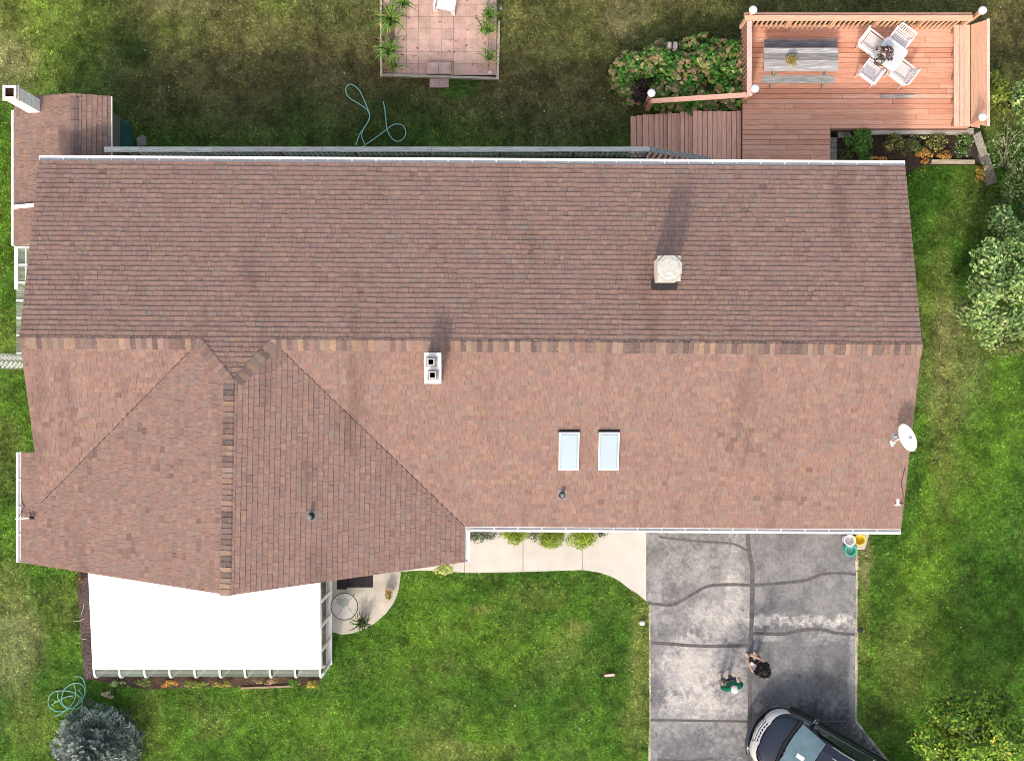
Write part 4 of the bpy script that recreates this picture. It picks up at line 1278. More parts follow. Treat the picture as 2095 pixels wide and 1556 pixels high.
# ------------------------------------------------------------------ shrubs and trees along the right edge
PALE = [(4, (.20, .34, .09)), (4, (.40, .54, .18)), (3, (.06, .14, .04)), (1.5, (.55, .62, .28))]
YG = [(4, (.20, .30, .04)), (3, (.30, .34, .06)), (2, (.10, .18, .03)), (1, (.40, .32, .08))]
shrub("yellow_green_shrub", "yellow green shrub just outside the deck bench", "shrub", 2034, 200, 34, 40, 1.6, 1100, .11, YG, 0, 12, .4, 16)
shrub("yellow_green_shrub", "small light green sprig beside the bench's upper end", "shrub", 2022, 162, 12, 14, 1.2, 140, .10, YG, 0, 5, .5, 17)
shrub("broadleaf_tree", "pale leaved small tree at the right edge beyond the bench", "tree", 2092, 200, 26, 60, 2.6, 1500, .12, PALE, 0, 14, .38, 18)
shrub("broadleaf_tree", "big pale green bushy tree at the right edge beside the house", "tree", 2042, 560, 104, 140, 2.6, 15000, .125, PALE, 0, 34, .27, 19, lumpvar=.35)
shrub("leafy_shrub", "loose dull green thicket at the right edge above the big tree", "shrub", 2072, 410, 48, 95, 1.3, 3200, .10, [(4, (.10, .16, .04)), (3, (.16, .23, .06)), (1, (.32, .38, .15))], 0, 22, .3, 20)
shrub("leafy_shrub", "low scruffy green growth below the big right tree", "shrub", 2062, 700, 56, 34, .6, 1200, .08, [(4, (.12, .18, .04)), (3, (.22, .26, .08)), (1, (.35, .3, .15))], 0, 18, .3, 21)
tw_ = empty("bare_shrub", (P(2052, 338).x, P(2052, 338).y, 0), "nearly bare pale twiggy shrub between sleeper and right edge", "shrub")
b = MB((.26, .24, .19)); tips = []
base = P(2052, 340, 0)
for tx, ty, hz in ((2030, 285, 1.5), (2062, 262, 1.8), (2085, 300, 1.7), (2040, 310, 1.3), (2078, 270, 1.9), (2015, 345, .9), (2092, 350, 1.4), (2056, 290, 1.6), (2070, 345, 1.2)):
    e = P(tx, ty, hz); m = base.lerp(e, .5) + Vector((R.uniform(-.08, .08), R.uniform(-.08, .08), .15))
    b.tube([base, m, e], [.022, .013, .005], 5)
    for k in range(3):
        s = m.lerp(e, R.uniform(.1, .9)); t = s + Vector((R.uniform(-.35, .35), R.uniform(-.2, .4), R.uniform(.05, .3))); b.tube([s, t], [.008, .003], 4); tips.append(t)
    tips.append(e)
b.build("twigs", M["bark"], tw_)
tp = np.array([tuple(t) for t in tips]); tp = np.repeat(tp, 9, 0) + rng.normal(size=(len(tips) * 9, 3)) * .07
leaves("foliage", tp, np.tile([0, 0, 1.0], (len(tp), 1)), rng.uniform(.04, .08, len(tp)), pick([(3, (.42, .48, .22)), (2, (.15, .25, .08))], len(tp)), parent=tw_)
shrub("golden_tree", "large yellow green leafy tree in the bottom right corner", "tree", 2012, 1522, 122, 104, 4.2, 17000, .125, [(4, (.16, .29, .025)), (3.0, (.28, .42, .04)), (3.2, (.05, .13, .02)), (.9, (.50, .48, .07))], 0, 40, .30, 22, lumpvar=.38, hmid=.6)
shrub("golden_shrub", "low yellow tipped shrub spreading left of the corner tree", "shrub", 1925, 1530, 38, 26, .9, 900, .08, [(4, (.16, .26, .03)), (3, (.34, .36, .06)), (1, (.5, .45, .12))], 0, 14, .35, 23)

# blue spruce, bottom left
sc_ = P(192, 1541, 1.0)
sp = empty("blue_spruce", (sc_.x, sc_.y, 0), "rounded silvery blue spruce in the lower left corner", "tree")
tp_ = MB((.12, .09, .07)); tp_.tube([(sc_.x, sc_.y, 0), (sc_.x, sc_.y, 1.0), (sc_.x, sc_.y, 1.9)], [.07, .05, .015], 7)
pos, dr, cl = [], [], []
for i in range(210):
    hf = (i + .5) / 210; z = .12 + 1.85 * hf ** .9; rad = 1.32 * (1 - hf ** 1.7) * R.uniform(.86, 1.05) + .05; a = i * 2.39996
    e = Vector((sc_.x + math.cos(a) * rad, sc_.y + math.sin(a) * rad, z + .12)); s = Vector((sc_.x, sc_.y, z * .8 + .05))
    if i % 3 == 0: tp_.tube([s, e], [.014, .004], 4)
    d = (e - s).normalized(); sd = Vector((-d.y, d.x, 0))
    base_c = np.array(R.choice([(.19, .24, .21), (.28, .34, .30), (.11, .145, .125), (.38, .44, .40), (.06, .08, .07)]))
    for k in range(50):
        u = 1 - abs(R.gauss(0, .28)); w = (1 - u) * .55 + .10
        p = s.lerp(e, u) + sd * R.uniform(-w, w) + Vector((0, 0, R.uniform(-.05, .07)))
        pos.append(tuple(p)); q = d + sd * R.uniform(-.9, .9) + Vector((0, 0, R.uniform(.0, .9))); dr.append(tuple(q)); cl.append(base_c * R.uniform(.65, 1.45))
tp_.build("trunk", M["bark"], sp)
pos = np.array(pos); dr = np.array(dr); dr /= np.linalg.norm(dr, axis=1)[:, None]
leaves("crown", pos, np.tile([0, 0, 1.0], (len(pos), 1)), rng.uniform(.08, .17, len(pos)), np.clip(np.array(cl), 0, 1), aspect=.34, flat=.5, dirs=dr, parent=sp)

# ------------------------------------------------------------------ front shrubs and ground cover
YY = [(4, (.24, .36, .03)), (3, (.34, .44, .04)), (3, (.12, .22, .02))]
for px, py, r, s, lb in ((1056, 1091, 29, 30, "leftmost round chartreuse shrub under the front gutter"), (1129, 1093, 35, 31, "middle round chartreuse shrub under the front gutter"), (1189, 1094, 35, 32, "rightmost round chartreuse shrub under the front gutter")):
    shrub("round_shrub", lb, "shrub", px, py, r, r * .9, .6, 2600, .075, YY, 0, 16, .5, s, group="round shrubs along the front path", aspect=.35)
GC = [(4, (.11, .17, .08)), (3, (.36, .40, .28)), (2, (.05, .09, .03))]
for px, py, rx, ry, s, lb in ((990, 1092, 42, 20, 33, "white edged ground cover patch in the inside corner of the house"), (1093, 1092, 16, 17, 34, "white edged ground cover between the left and middle shrubs"), (1222, 1090, 24, 14, 35, "white edged ground cover at the right end of the shrubs")):
    shrub("ground_cover_plant", lb, "plant", px, py, rx, ry, .22, int(rx * ry * 1.3), .055, GC, 0, 16, .32, s, aspect=.5)
shrub("leafy_shrub", "sprawling pale yellow green plant over the front path edge", "plant", 906, 1165, 24, 16, .5, 380, .09, [(3, (.55, .62, .18)), (2, (.35, .45, .10)), (1, (.6, .66, .4))], 0, 8, .4, 36)
for i, (px, py, rx, ry, pal, lb) in enumerate(((240, 1397, 16, 9, PALE, "pale silvery plant at the left end of the sunroom bed"), (300, 1394, 26, 10, PMIX, "mixed green plants below the second sunroom rib"),
        (345, 1397, 20, 9, POR, "orange flowers near the left end of the sunroom bed"), (400, 1398, 26, 9, YG, "yellow green plants in the middle of the sunroom bed"), (455, 1400, 24, 8, [(3, (.5, .42, .1)), (2, (.2, .25, .05))], "golden leafy plants mid way along the sunroom bed"),
        (545, 1392, 28, 8, [(3, (.65, .36, .26)), (2, (.3, .25, .1)), (2, (.15, .2, .05))], "salmon flowers in front of the sunroom ribs"), (600, 1395, 18, 8, PG, "green plants left of the yellow clump at the sunroom bed"), (640, 1398, 16, 10, [(3, (.7, .5, .08)), (2, (.15, .25, .04))], "yellow flowers at the sunroom's front right corner"))):
    shrub("bed_plant", lb, "plant", px, py, rx, ry, .30, int(rx * ry * 2.2), .065, pal, 0, 9, .38, 60 + i, stems=3)
b = MB(); a_, c_ = P(493, 1407, .06), P(600, 1403, .06); b.bar(a_ - Vector((0, 0, .03)), c_ - Vector((0, 0, .03)), .05, .08, (.34, .25, .18)); b.build("timber_edging", M["grey_x"], None, "thin pinkish timber edging at the sunroom bed", "edging")
shrub("dry_weed", "dry cream and pink weed by the spruce and sunroom corner", "plant", 222, 1420, 16, 9, .2, 60, .09, [(3, (.60, .55, .35)), (2, (.55, .35, .28))], 0, 5, .4, 37, stems=3, aspect=.7)
shrub("rust_plant", "small rusty plant at the sunroom's upper left corner", "plant", 165, 1183, 8, 10, .25, 110, .06, [(3, (.4, .18, .06)), (2, (.12, .12, .04))], 0, 5, .4, 38, stems=3)
tw2 = MB((.45, .42, .34))
for pts in (([(150, 1270), (163, 1269), (172, 1264)]), ([(166, 1256), (170, 1245), (172, 1234)]), ([(168, 1307), (176, 1306)])):
    tw2.tube([P(x, y, .05) for x, y in pts], .012, 5)
tw2.build("dead_twigs", M["bark"], None, "pale dead twigs on the mulch left of the sunroom", "twigs")

# ------------------------------------------------------------------ raised paver patio at the top
pn = MB(); pz = .10
X0, X1 = P(784, 0, pz).x, P(1016, 0, pz).x; Y0, Y1 = P(0, 154, pz).y, P(0, -60, pz).y
s = .332
k = 0; x = X0
while x < X1 - .02:
    y_ = Y0
    while y_ < Y1:
        pn.box(x + .003, min(x + s, X1) - .003, y_ + .003, min(y_ + s, Y1) - .003, pz - .05, pz + R.uniform(-.002, .002), tint((.60, .40, .33), .10)); y_ += s
    x += s
pn.build("paver_patio", M["paver"], kind="structure", label="raised pink paver patio with timber border")
b = MB((.20, .15, .12)); b.box(X0, X1, Y0, Y1, -.02, pz - .052); b.build("patio_base", M["soil"], kind="structure")
be = empty("patio_border", (X0, Y0, 0), "cream timber border framing the pink paver patio", "border")
for (a, c) in (((779, -70), (780, 156)), ((1021, 42), (1018, 162))):
    p_, q_ = P(*a, .2), P(*c, .2); b = MB((.56, .45, .38)); b.bar((p_.x, p_.y, .1), (q_.x, q_.y, .1), .065, .22); b.build("border_board", M["grey_y"], be)
p_, q_ = P(778, 153, .2), P(1021, 160, .2)
b = MB((.44, .40, .31)); b.bar((p_.x, p_.y, .1), (q_.x, q_.y, .1), .06, .20); b.build("border_board", M["grey_x"], be)
for (a0, a1_, b0, b1, za, zb, lb) in ((873, 922, 128, 151, pz + .002, .24, "upper pair of paver slabs stepping over the patio border"), (879, 918, 161, 179, 0, .07, "lower pair of paver slabs in the grass below the patio")):
    st_ = MB(); q0, q1 = P(a0, b1, zb), P(a1_, b0, zb); xm = (q0.x + q1.x) / 2
    st_.box(q0.x, xm - .004, q0.y, q1.y, za, zb, (.50, .34, .31)); st_.box(xm + .004, q1.x, q0.y, q1.y, za, zb, (.48, .33, .30)); st_.build("paver_step", M["paver"], None, lb, "step", "paver steps at the patio")
STR = [(5, (.12, .26, .03)), (3, (.22, .36, .06)), (1, (.36, .34, .10)), (1, (.05, .12, .02))]


def strap(px, py, r, n, label, z=pz, kind="daylily_clump", pal=STR, h=.45, wid=.09, lo=.45):
    q = P(px, py, z + .15); rt = empty(kind, (q.x, q.y, z), label, "plant")
    V, Fq, C = [], [], []
    cols = pick(pal, n)
    for i in range(n):
        a = R.uniform(0, 2 * math.pi); L = r / 72 * R.uniform(lo, 1.1); w = L * wid * .5; sx, sy = R.gauss(0, .05), R.gauss(0, .06)
        prev = None; segs = 4
        for k in range(segs + 1):
            t = k / segs; rr_ = L * t; zz = z + h * R.uniform(.95, 1.05) * math.sin(math.pi * min(t * .8 + .02, 1)) * .9 + .01
            ww = w * (1 - t) ** .6 + .002
            c = (q.x + sx + math.cos(a) * rr_, q.y + sy + math.sin(a) * rr_, zz)
            V += [(c[0] - math.sin(a) * ww, c[1] + math.cos(a) * ww, c[2]), (c[0] + math.sin(a) * ww, c[1] - math.cos(a) * ww, c[2])]
            if k: m = len(V); Fq.append((m - 4, m - 3, m - 1, m - 2)); C.append(cols[i])
    np_mesh("foliage", np.array(V), np.array(Fq), np.array(C), M["leaf"], parent=rt)
    return rt


for px, py, r, n, lb in ((800, 40, 40, 80, "large arching daylily clump along the patio's left border"), (826, 6, 28, 40, "daylily clump at the patio's top left near the frame edge"), (797, 104, 36, 52, "lower left daylily clump with yellowing blades"),
                         (806, 132, 26, 28, "small daylily tuft in the patio's lower left corner"), (1001, 30, 22, 60, "upper right daylily clump on the pavers"), (998, 60, 28, 48, "middle right daylily clump on the pavers"), (1001, 116, 20, 45, "dark lower right daylily clump by the border")):
    strap(px, py, r, n, lb)
b = MB((.30, .20, .15)); q = P(793, 75, pz + .004); b.box(q.x - .12, q.x + .2, P(0, 150, pz).y, P(0, 10, pz).y, pz + .003, pz + .006); b.build("patio_soil", M["soil"], kind="structure")
b = MB((.70, .66, .62)); q = P(1003, 148, .2); b.ball((q.x, q.y, pz + .05), .07, 9, 6, sc=(1.1, .9, .8)); b.build("white_stone", M["rough"], None, "white stone in the patio's lower right corner", "stone")
# white plastic chair cut by the frame
pcr = empty("plastic_chair", P(908, 2, pz), "white plastic chair at the top edge on the pavers", "chair")
q = P(912, 3, .5)
ang = math.radians(-12)
b = MB((.82, .83, .84)); b.prism(rot(q, [(-.22, -.25), (.24, -.25), (.26, .25), (-.24, .25)], ang), .50, .53)
o = b.build("seat", M["white"], pcr)
b = MB((.84, .85, .86))
for s_ in (-1, 1):
    p0, p1 = rot(q, [(s_ * .28, -.24), (s_ * .27, .28)], ang); b.bar((p0[0], p0[1], .72), (p1[0], p1[1], .72), .06, .03)
    b.bar((p0[0], p0[1], .72), (p0[0], p0[1], .14), .05, .05)
b.build("armrest", M["white"], pcr)
b = MB((.80, .81, .82)); p0, p1 = rot(q, [(-.26, .27), (.26, .27)], ang); b.bar((p0[0], p0[1], .75), (p1[0], p1[1], .75), .04, .45); b.build("backrest", M["white"], pcr)
for sx in (-1, 1):
    for sy in (-1, 1):
        p0 = rot(q, [(sx * .22, sy * .23)], ang)[0]; b = MB((.82, .82, .82)); b.bar((p0[0], p0[1], .5), (p0[0], p0[1], pz), .04, .04); b.build("leg", M["white"], pcr)
b = MB((.35, .36, .38)); q = P(1025, 20, .1); b.lathe((q.x, q.y, 0), [(.02, 0), (.02, .2), (.045, .22), (.045, .27), (.02, .28)], 10); b.build("path_light", M["metal"], None, "small garden stake light at the patio's right border", "light")

# green cover box by the annex, stone
gb_ = MB((.010, .085, .075))
q0, q1 = P(222, 302, .8), P(256, 232, .8)
gb_.prism([(q0.x - .3, q0.y), (q1.x, q0.y), (q1.x, q1.y - .28), (q1.x - .12, q1.y - .14), (q0.x - .3, q1.y + .06)], 0, .75)
gb_.prism([(q0.x - .28, q0.y + .02), (q1.x - .03, q0.y + .02), (q1.x - .03, q1.y - .30), (q1.x - .15, q1.y - .17), (q0.x - .28, q1.y + .02)], .75, .80)
gb_.build("covered_storage_box", M["plain"], None, "dark green covered box against the rear annex", "storage box")
b = MB((.30, .27, .24)); q = P(289, 288, .03); b.prism([(q.x - .12, q.y - .16), (q.x + .15, q.y - .12), (q.x + .13, q.y + .12), (q.x + .02, q.y + .17), (q.x - .14, q.y + .08)], 0, .035); b.build("flat_stone", M["rough"], None, "flat grey stone slab in the shaded rear lawn", "stone")
shrub("thin_vine", "thin pale vine beside the green box", "plant", 258, 268, 6, 26, .5, 60, .05, [(2, (.35, .35, .15)), (2, (.1, .14, .04))], 0, 6, .4, 39, stems=2)


def hose(name, lines, r, col, label):
    mb = MB(col)
    for pts in lines:
        n = len(pts)
        sp = spline([P(x, y, .045 + .012 * (i % 2)) for i, (x, y) in enumerate(pts)], 10)
        mb.tube(sp, r, 7)
    mb.build(name, M["hose"], None, label, "hose", smooth=True)


hose("garden_hose", [[(728, 298), (736, 275), (745, 262), (754, 247), (756, 235), (752, 222), (745, 205), (737, 188), (730, 180), (722, 174), (714, 173), (708, 180), (709, 192), (717, 202), (735, 213), (748, 222), (755, 232), (756, 243), (749, 256), (742, 268), (740, 280), (747, 296)],
                     [(740, 302), (760, 288), (785, 270), (800, 258), (812, 254), (824, 257), (830, 268), (828, 280), (818, 289), (806, 287), (796, 275), (791, 260), (789, 240), (787, 222), (784, 208)]], .016, (.30, .58, .48), "pale green garden hose looping over the rear lawn")
hose("coiled_hose", [[(152, 1383), (166, 1385), (174, 1400), (173, 1420), (165, 1435), (150, 1446), (135, 1447), (125, 1438), (118, 1425), (120, 1418)],
                     [(150, 1395), (154, 1410), (154, 1425), (148, 1438), (138, 1448), (125, 1459), (112, 1464)],
                     [(98, 1436), (102, 1422), (112, 1414), (128, 1412), (145, 1414), (160, 1422), (168, 1434), (166, 1444), (156, 1449), (140, 1448), (128, 1438), (127, 1422), (133, 1408), (148, 1398), (162, 1397), (172, 1406), (174, 1420)],
                     [(98, 1436), (103, 1447), (115, 1454), (130, 1454), (145, 1448)], [(121, 1474), (133, 1471), (143, 1460), (152, 1446), (165, 1428), (168, 1420), (160, 1410)], [(105, 1441), (118, 1433), (135, 1425), (150, 1422)]], .012, (.22, .52, .42), "tangled pale green hose coil on the grass above the spruce")

# ------------------------------------------------------------------ concrete patio things
gt = empty("glass_table", P(704, 1240, .03), "round glass patio table with thin dark metal rim", "table")
q = P(704.5, 1240, .62)
b = MB((.08, .08, .075)); b.tube([(q.x + .375 * math.cos(t), q.y + .375 * math.sin(t), .62) for t in np.linspace(0, 2 * math.pi, 41)], .012, 6, cap=False); b.build("rim", M["metal"], gt)
b = MB((.62, .66, .66)); b.prism([(q.x + .37 * math.cos(t), q.y + .37 * math.sin(t)) for t in np.linspace(0, 2 * math.pi, 33)[:-1]], .612, .622)
gtm = material("table_glass", .05, nscale=2, namt=.03, alpha=.22); b.build("glass_top", gtm, gt)
for a in (45, 135, 225, 315):
    t = math.radians(a + 5); b = MB((.10, .10, .09)); b.tube([(q.x + .37 * math.cos(t), q.y + .37 * math.sin(t), .60), (q.x + .12 * math.cos(t), q.y + .12 * math.sin(t), .45), (q.x + .33 * math.cos(t), q.y + .33 * math.sin(t), .03)], .010, 6); b.build("leg", M["metal"], gt)
pot("potted_plant", "leafy green pot plant standing under the round glass table", "plant", 702, 1233, .031, .12, .14, PG, 420, 1.7, .3, (.25, .25, .24), .075, .4)
pot("flower_pot", "flower pot with yellow and orange blooms near the patio's right edge", "flowers", 795, 1214, .031, .14, .24, [(3, (.45, .36, .06)), (3, (.55, .25, .10)), (3, (.16, .26, .05)), (1, (.5, .5, .2))], 380, 1.35, .25, (.75, .74, .72), .06)
sp_ = strap(741, 1272, 25, 44, "spiky dark green pot plant on the rounded patio edge", .03, "spiky_plant", [(4, (.03, .07, .02)), (3, (.07, .13, .03)), (1, (.2, .28, .08))], .55, .10)
b = MB((.12, .12, .12)); q = P(741, 1272, .1); b.lathe((q.x, q.y, .031), [(.09, 0), (.12, .2), (.01, .19)], 14); b.build("pot", M["plain"], sp_)
b = MB((.035, .032, .036)); q0, q1 = P(709, 1201, .05), P(763, 1165, .05); b.box(q0.x, q1.x, q0.y, q1.y, .031, .046); b.build("door_mat", M["cloth"], None, "dark rectangular door mat on the rounded patio", "mat")
b = MB((.022, .021, .024)); q0, q1 = P(689, 1205, .45), P(709, 1165, .45); b.box(q0.x, q1.x, q0.y, q1.y, .40, .45)
bb = b.build("side_bench", M["cloth"], None, "small black bench beside the door mat", "bench", base=(q0.x, q0.y, .03))
for xx in (q0.x + .03, q1.x - .03):
    for yy in (q0.y + .03, q1.y - .03):
        b = MB((.03, .03, .03)); b.box(xx - .015, xx + .015, yy - .015, yy + .015, .03, .40); b.build("leg", M["metal"], bb)

# ------------------------------------------------------------------ buckets by the garage
def bucket(px, py, r, h, col, inner, label, sx=1, sy=1, kind="bucket", z=.036):
    q = P(px, py, z + h); rt = empty(kind, (q.x, q.y, z), label, "bucket")
    b = MB(col); prof = [(r * .8, 0), (r * .97, h * .93), (r, h), (r * .86, h), (r * .84, h * .93), (r * .7, h * .30), (.01, h * .28)]
    seg = 22; vs = []
    b.lathe((q.x, q.y, z), prof, seg, col, sx, sy)
    b.build("body", M["plain"], rt)
    b = MB(inner); b.lathe((q.x, q.y, z), [(r * .66, h * .30), (r * .74, h * .50)], seg, inner, sx, sy); b.build("liner", M["plain"], rt)
    b = MB(tuple(c * .7 for c in col)); b.tube([(q.x + r * 1.02 * math.cos(t), q.y + r * .9 * math.sin(t) * (.9), z + h * .85) for t in np.linspace(math.pi * .9, math.pi * 2.1, 12)], .006, 5); b.build("handle", M["metal"], rt)
    return rt


bucket(1739, 1105, .165, .40, (.84, .84, .86), (.80, .82, .84), "white bucket between the garage and the green bucket")
bucket(1741, 1125.5, .165, .38, (.05, .50, .36), (.45, .72, .66), "turquoise green bucket below the white one", z=.013)
bucket(1759, 1104, .155, .34, (.80, .62, .10), (.85, .58, .0), "yellow bucket on the concrete pad", 1.15, 1.0)
b = MB((.02, .02, .025)); q = P(1734, 1092, .3); b.box(q.x - .1, q.x + .25, q.y, q.y + .22, .037, .42); b.build("black_crate", M["plain"], None, "black crate tucked under the gutter behind the buckets", "crate")

# small things on the grass
b = MB((.80, .80, .80)); q = P(1314, 1274, .12); b.ball((q.x, q.y, .10), .085, 10, 7, sc=(1, .85, .9)); b.build("white_boulder", M["rough"], None, "round white stone in the grass left of the driveway", "stone")
rt = empty("stake_light", P(1760, 1288, 0), "black stake light at the driveway's right edge", "light"); q = P(1760, 1288, .25)
b = MB((.03, .03, .03)); b.lathe((q.x, q.y, 0), [(.012, 0), (.012, .2)], 8); b.build("stake", M["rough"], rt)
b = MB((.04, .04, .04)); b.lathe((q.x, q.y, .2), [(.05, 0), (.09, .05), (.03, .09)], 12); b.build("head", M["rough"], rt)
b = MB((.70, .52, .46)); a_ = P(1247, 1381, .12); b.bar((a_.x - .14, a_.y, .13), (a_.x + .14, a_.y + .02, .13), .06, .035); b.bar((a_.x - .12, a_.y + .03, .06), (a_.x + .12, a_.y + .05, .06), .03, .12, (.3, .08, .06)); b.build("yard_sign", M["plain"], None, "small pink and red stake sign in the front lawn", "sign")

# ------------------------------------------------------------------ dish, antenna, cable on the roof
dc = P(1856, 895, 4.75)
sd_ = empty("satellite_dish", (dc.x - .12, dc.y, PS.z(dc.x - .12, dc.y)), "white oval satellite dish on the right roof edge", "satellite dish")
nrm = Vector((-.90, -.33, .37)).normalized(); up = Vector((0, 0, 1)); su = nrm.cross(up).normalized(); sv = su.cross(nrm).normalized()
b = MB((.84, .84, .84)); vs = []; fs = []; ring, seg = 6, 28
for i in range(ring + 1):
    rr_ = i / ring
    for k in range(seg):
        t = 2 * math.pi * k / seg
        vs.append(dc + su * (.37 * rr_ * math.cos(t)) + sv * (.33 * rr_ * math.sin(t)) + nrm * (.07 * rr_ * rr_ - .07))
for i in range(ring):
    for k in range(seg):
        fs.append((i * seg + k, i * seg + (k + 1) % seg, (i + 1) * seg + (k + 1) % seg, (i + 1) * seg + k))
nv = len(vs); vs2 = [v - nrm * .012 for v in vs]
b.add(vs + vs2, fs + [tuple(nv + j for j in f[::-1]) for f in fs] + [(ring * seg + k, ring * seg + (k + 1) % seg, nv + ring * seg + (k + 1) % seg, nv + ring * seg + k) for k in range(seg)])
b.build("reflector", M["white"], sd_, smooth=True)
b = MB((.25, .30, .42)); q = dc + su * -.02 + sv * .08 + nrm * (-.05)
b.bar(q - sv * .10 , q + sv * .04, .05, .006, up=tuple(nrm)); b.build("emblem", M["plain"], sd_)
ln = dc + nrm * .42 - sv * .10
b = MB((.80, .80, .80)); b.tube([dc - sv * .32 - nrm * .02, dc - sv * .30 + nrm * .12, ln], .018, 7); b.build("feed_arm", M["white"], sd_)
b = MB((.84, .84, .84)); b.tube([ln - su * .07, ln + su * .07], .035, 9); b.tube([ln + nrm * .02, ln - nrm * .09], .035, 9)
b.build("feed_horn", M["white"], sd_)
fz = PS.z(dc.x - .12, dc.y)
b = MB((.55, .55, .55)); b.tube([dc - nrm * .09, dc - nrm * .12 - up * .15, Vector((dc.x - .12, dc.y, fz))], .022, 7); b.box(dc.x - .2, dc.x - .04, dc.y - .08, dc.y + .08, fz - .03, fz + .035); b.build("mast", M["metal"], sd_)
# antenna on the left gutter
an = PW.hit(66, 1058)
ar = empty("roof_antenna", (an.x - .2, an.y, PW.z(an.x - .2, an.y)), "short white antenna arm with black head over the left gutter", "antenna")
b = MB((.78, .80, .82)); b.tube([(an.x - .42, an.y - .03, an.z + .05), (an.x, an.y + .0, an.z + .14)], .018, 6); b.build("arm", M["white"], ar)
b = MB((.03, .03, .04)); b.ball((an.x + .03, an.y + .01, an.z + .14), .055, 9, 6, sc=(1.3, .9, .8)); b.bar((an.x + .03, an.y + .01, an.z + .13), (an.x + .08, an.y - .05, an.z - .01), .03, .03); b.bar((an.x + .02, an.y + .01, an.z + .14), (an.x - .03, an.y + .22, an.z + .10), .012, .012); b.build("head", M["rough"], ar)
b = MB((.05, .05, .05)); b.tube(spline([PW.hit(x, y) + Vector((0, 0, .03)) for x, y in ((45, 1010), (46, 1025), (50, 1036), (46, 1045), (40, 1056))], 6), .008, 5); b.build("cable", M["rubber"], ar)
cb_ = MB((.06, .05, .05)); cb_.tube(spline([PS.hit(x, y) + Vector((0, 0, .035)) for x, y in ((1851, 955), (1846, 975), (1843, 990), (1846, 1003), (1847, 1018), (1842, 1030), (1848, 1028))], 6), .009, 5)
cb_.build("roof_cable", M["rubber"], None, "thin dark cable along the right roof edge below the dish", "cable")
q = PS.hit(1836, 1026); b = MB((.80, .80, .80)); b.box(q.x - .035, q.x + .035, q.y - .08, q.y + .08, q.z + .0, q.z + .06); b.box(q.x - .08, q.x + .08, q.y - .10, q.y - .06, q.z - .02, q.z + .045); b.build("cable_bracket", M["white"], None, "small white metal bracket near the lower right roof corner", "bracket")

# ------------------------------------------------------------------ people
def skin_mesh(name, verts, edges, radii, mat, col, parent, sub=2):
    me = bpy.data.meshes.new(name); me.from_pydata(verts, edges, [])
    o = bpy.data.objects.new(name, me); COL.objects.link(o)
    m = o.modifiers.new("skin", 'SKIN'); m.use_smooth_shade = True
    for i, r in enumerate(radii):
        rr_ = r if isinstance(r, tuple) else (r, r)
        me.skin_vertices[0].data[i].radius = rr_
    me.skin_vertices[0].data[0].use_root = True
    if sub:
        s = o.modifiers.new("sub", 'SUBSURF'); s.levels = sub; s.render_levels = sub
    dg = bpy.context.evaluated_depsgraph_get(); bpy.context.view_layer.update()
    ev = o.evaluated_get(dg); nm = bpy.data.meshes.new_from_object(ev)
    bpy.data.objects.remove(o)
    nm.materials.clear(); nm.materials.append(mat)
    at = nm.attributes.new("tint", 'FLOAT_COLOR', 'FACE')
    at.data.foreach_set("color", np.tile(np.array([*col, 1.0], dtype=np.float32), len(nm.polygons)))
    return link_mesh(name, nm, parent, smooth=True)


def chain(vs, es, rs, start, pts):
    i = start
    for p, r in pts:
        vs.append(tuple(p)); rs.append(r); es.append((i, len(vs) - 1)); i = len(vs) - 1
    return i


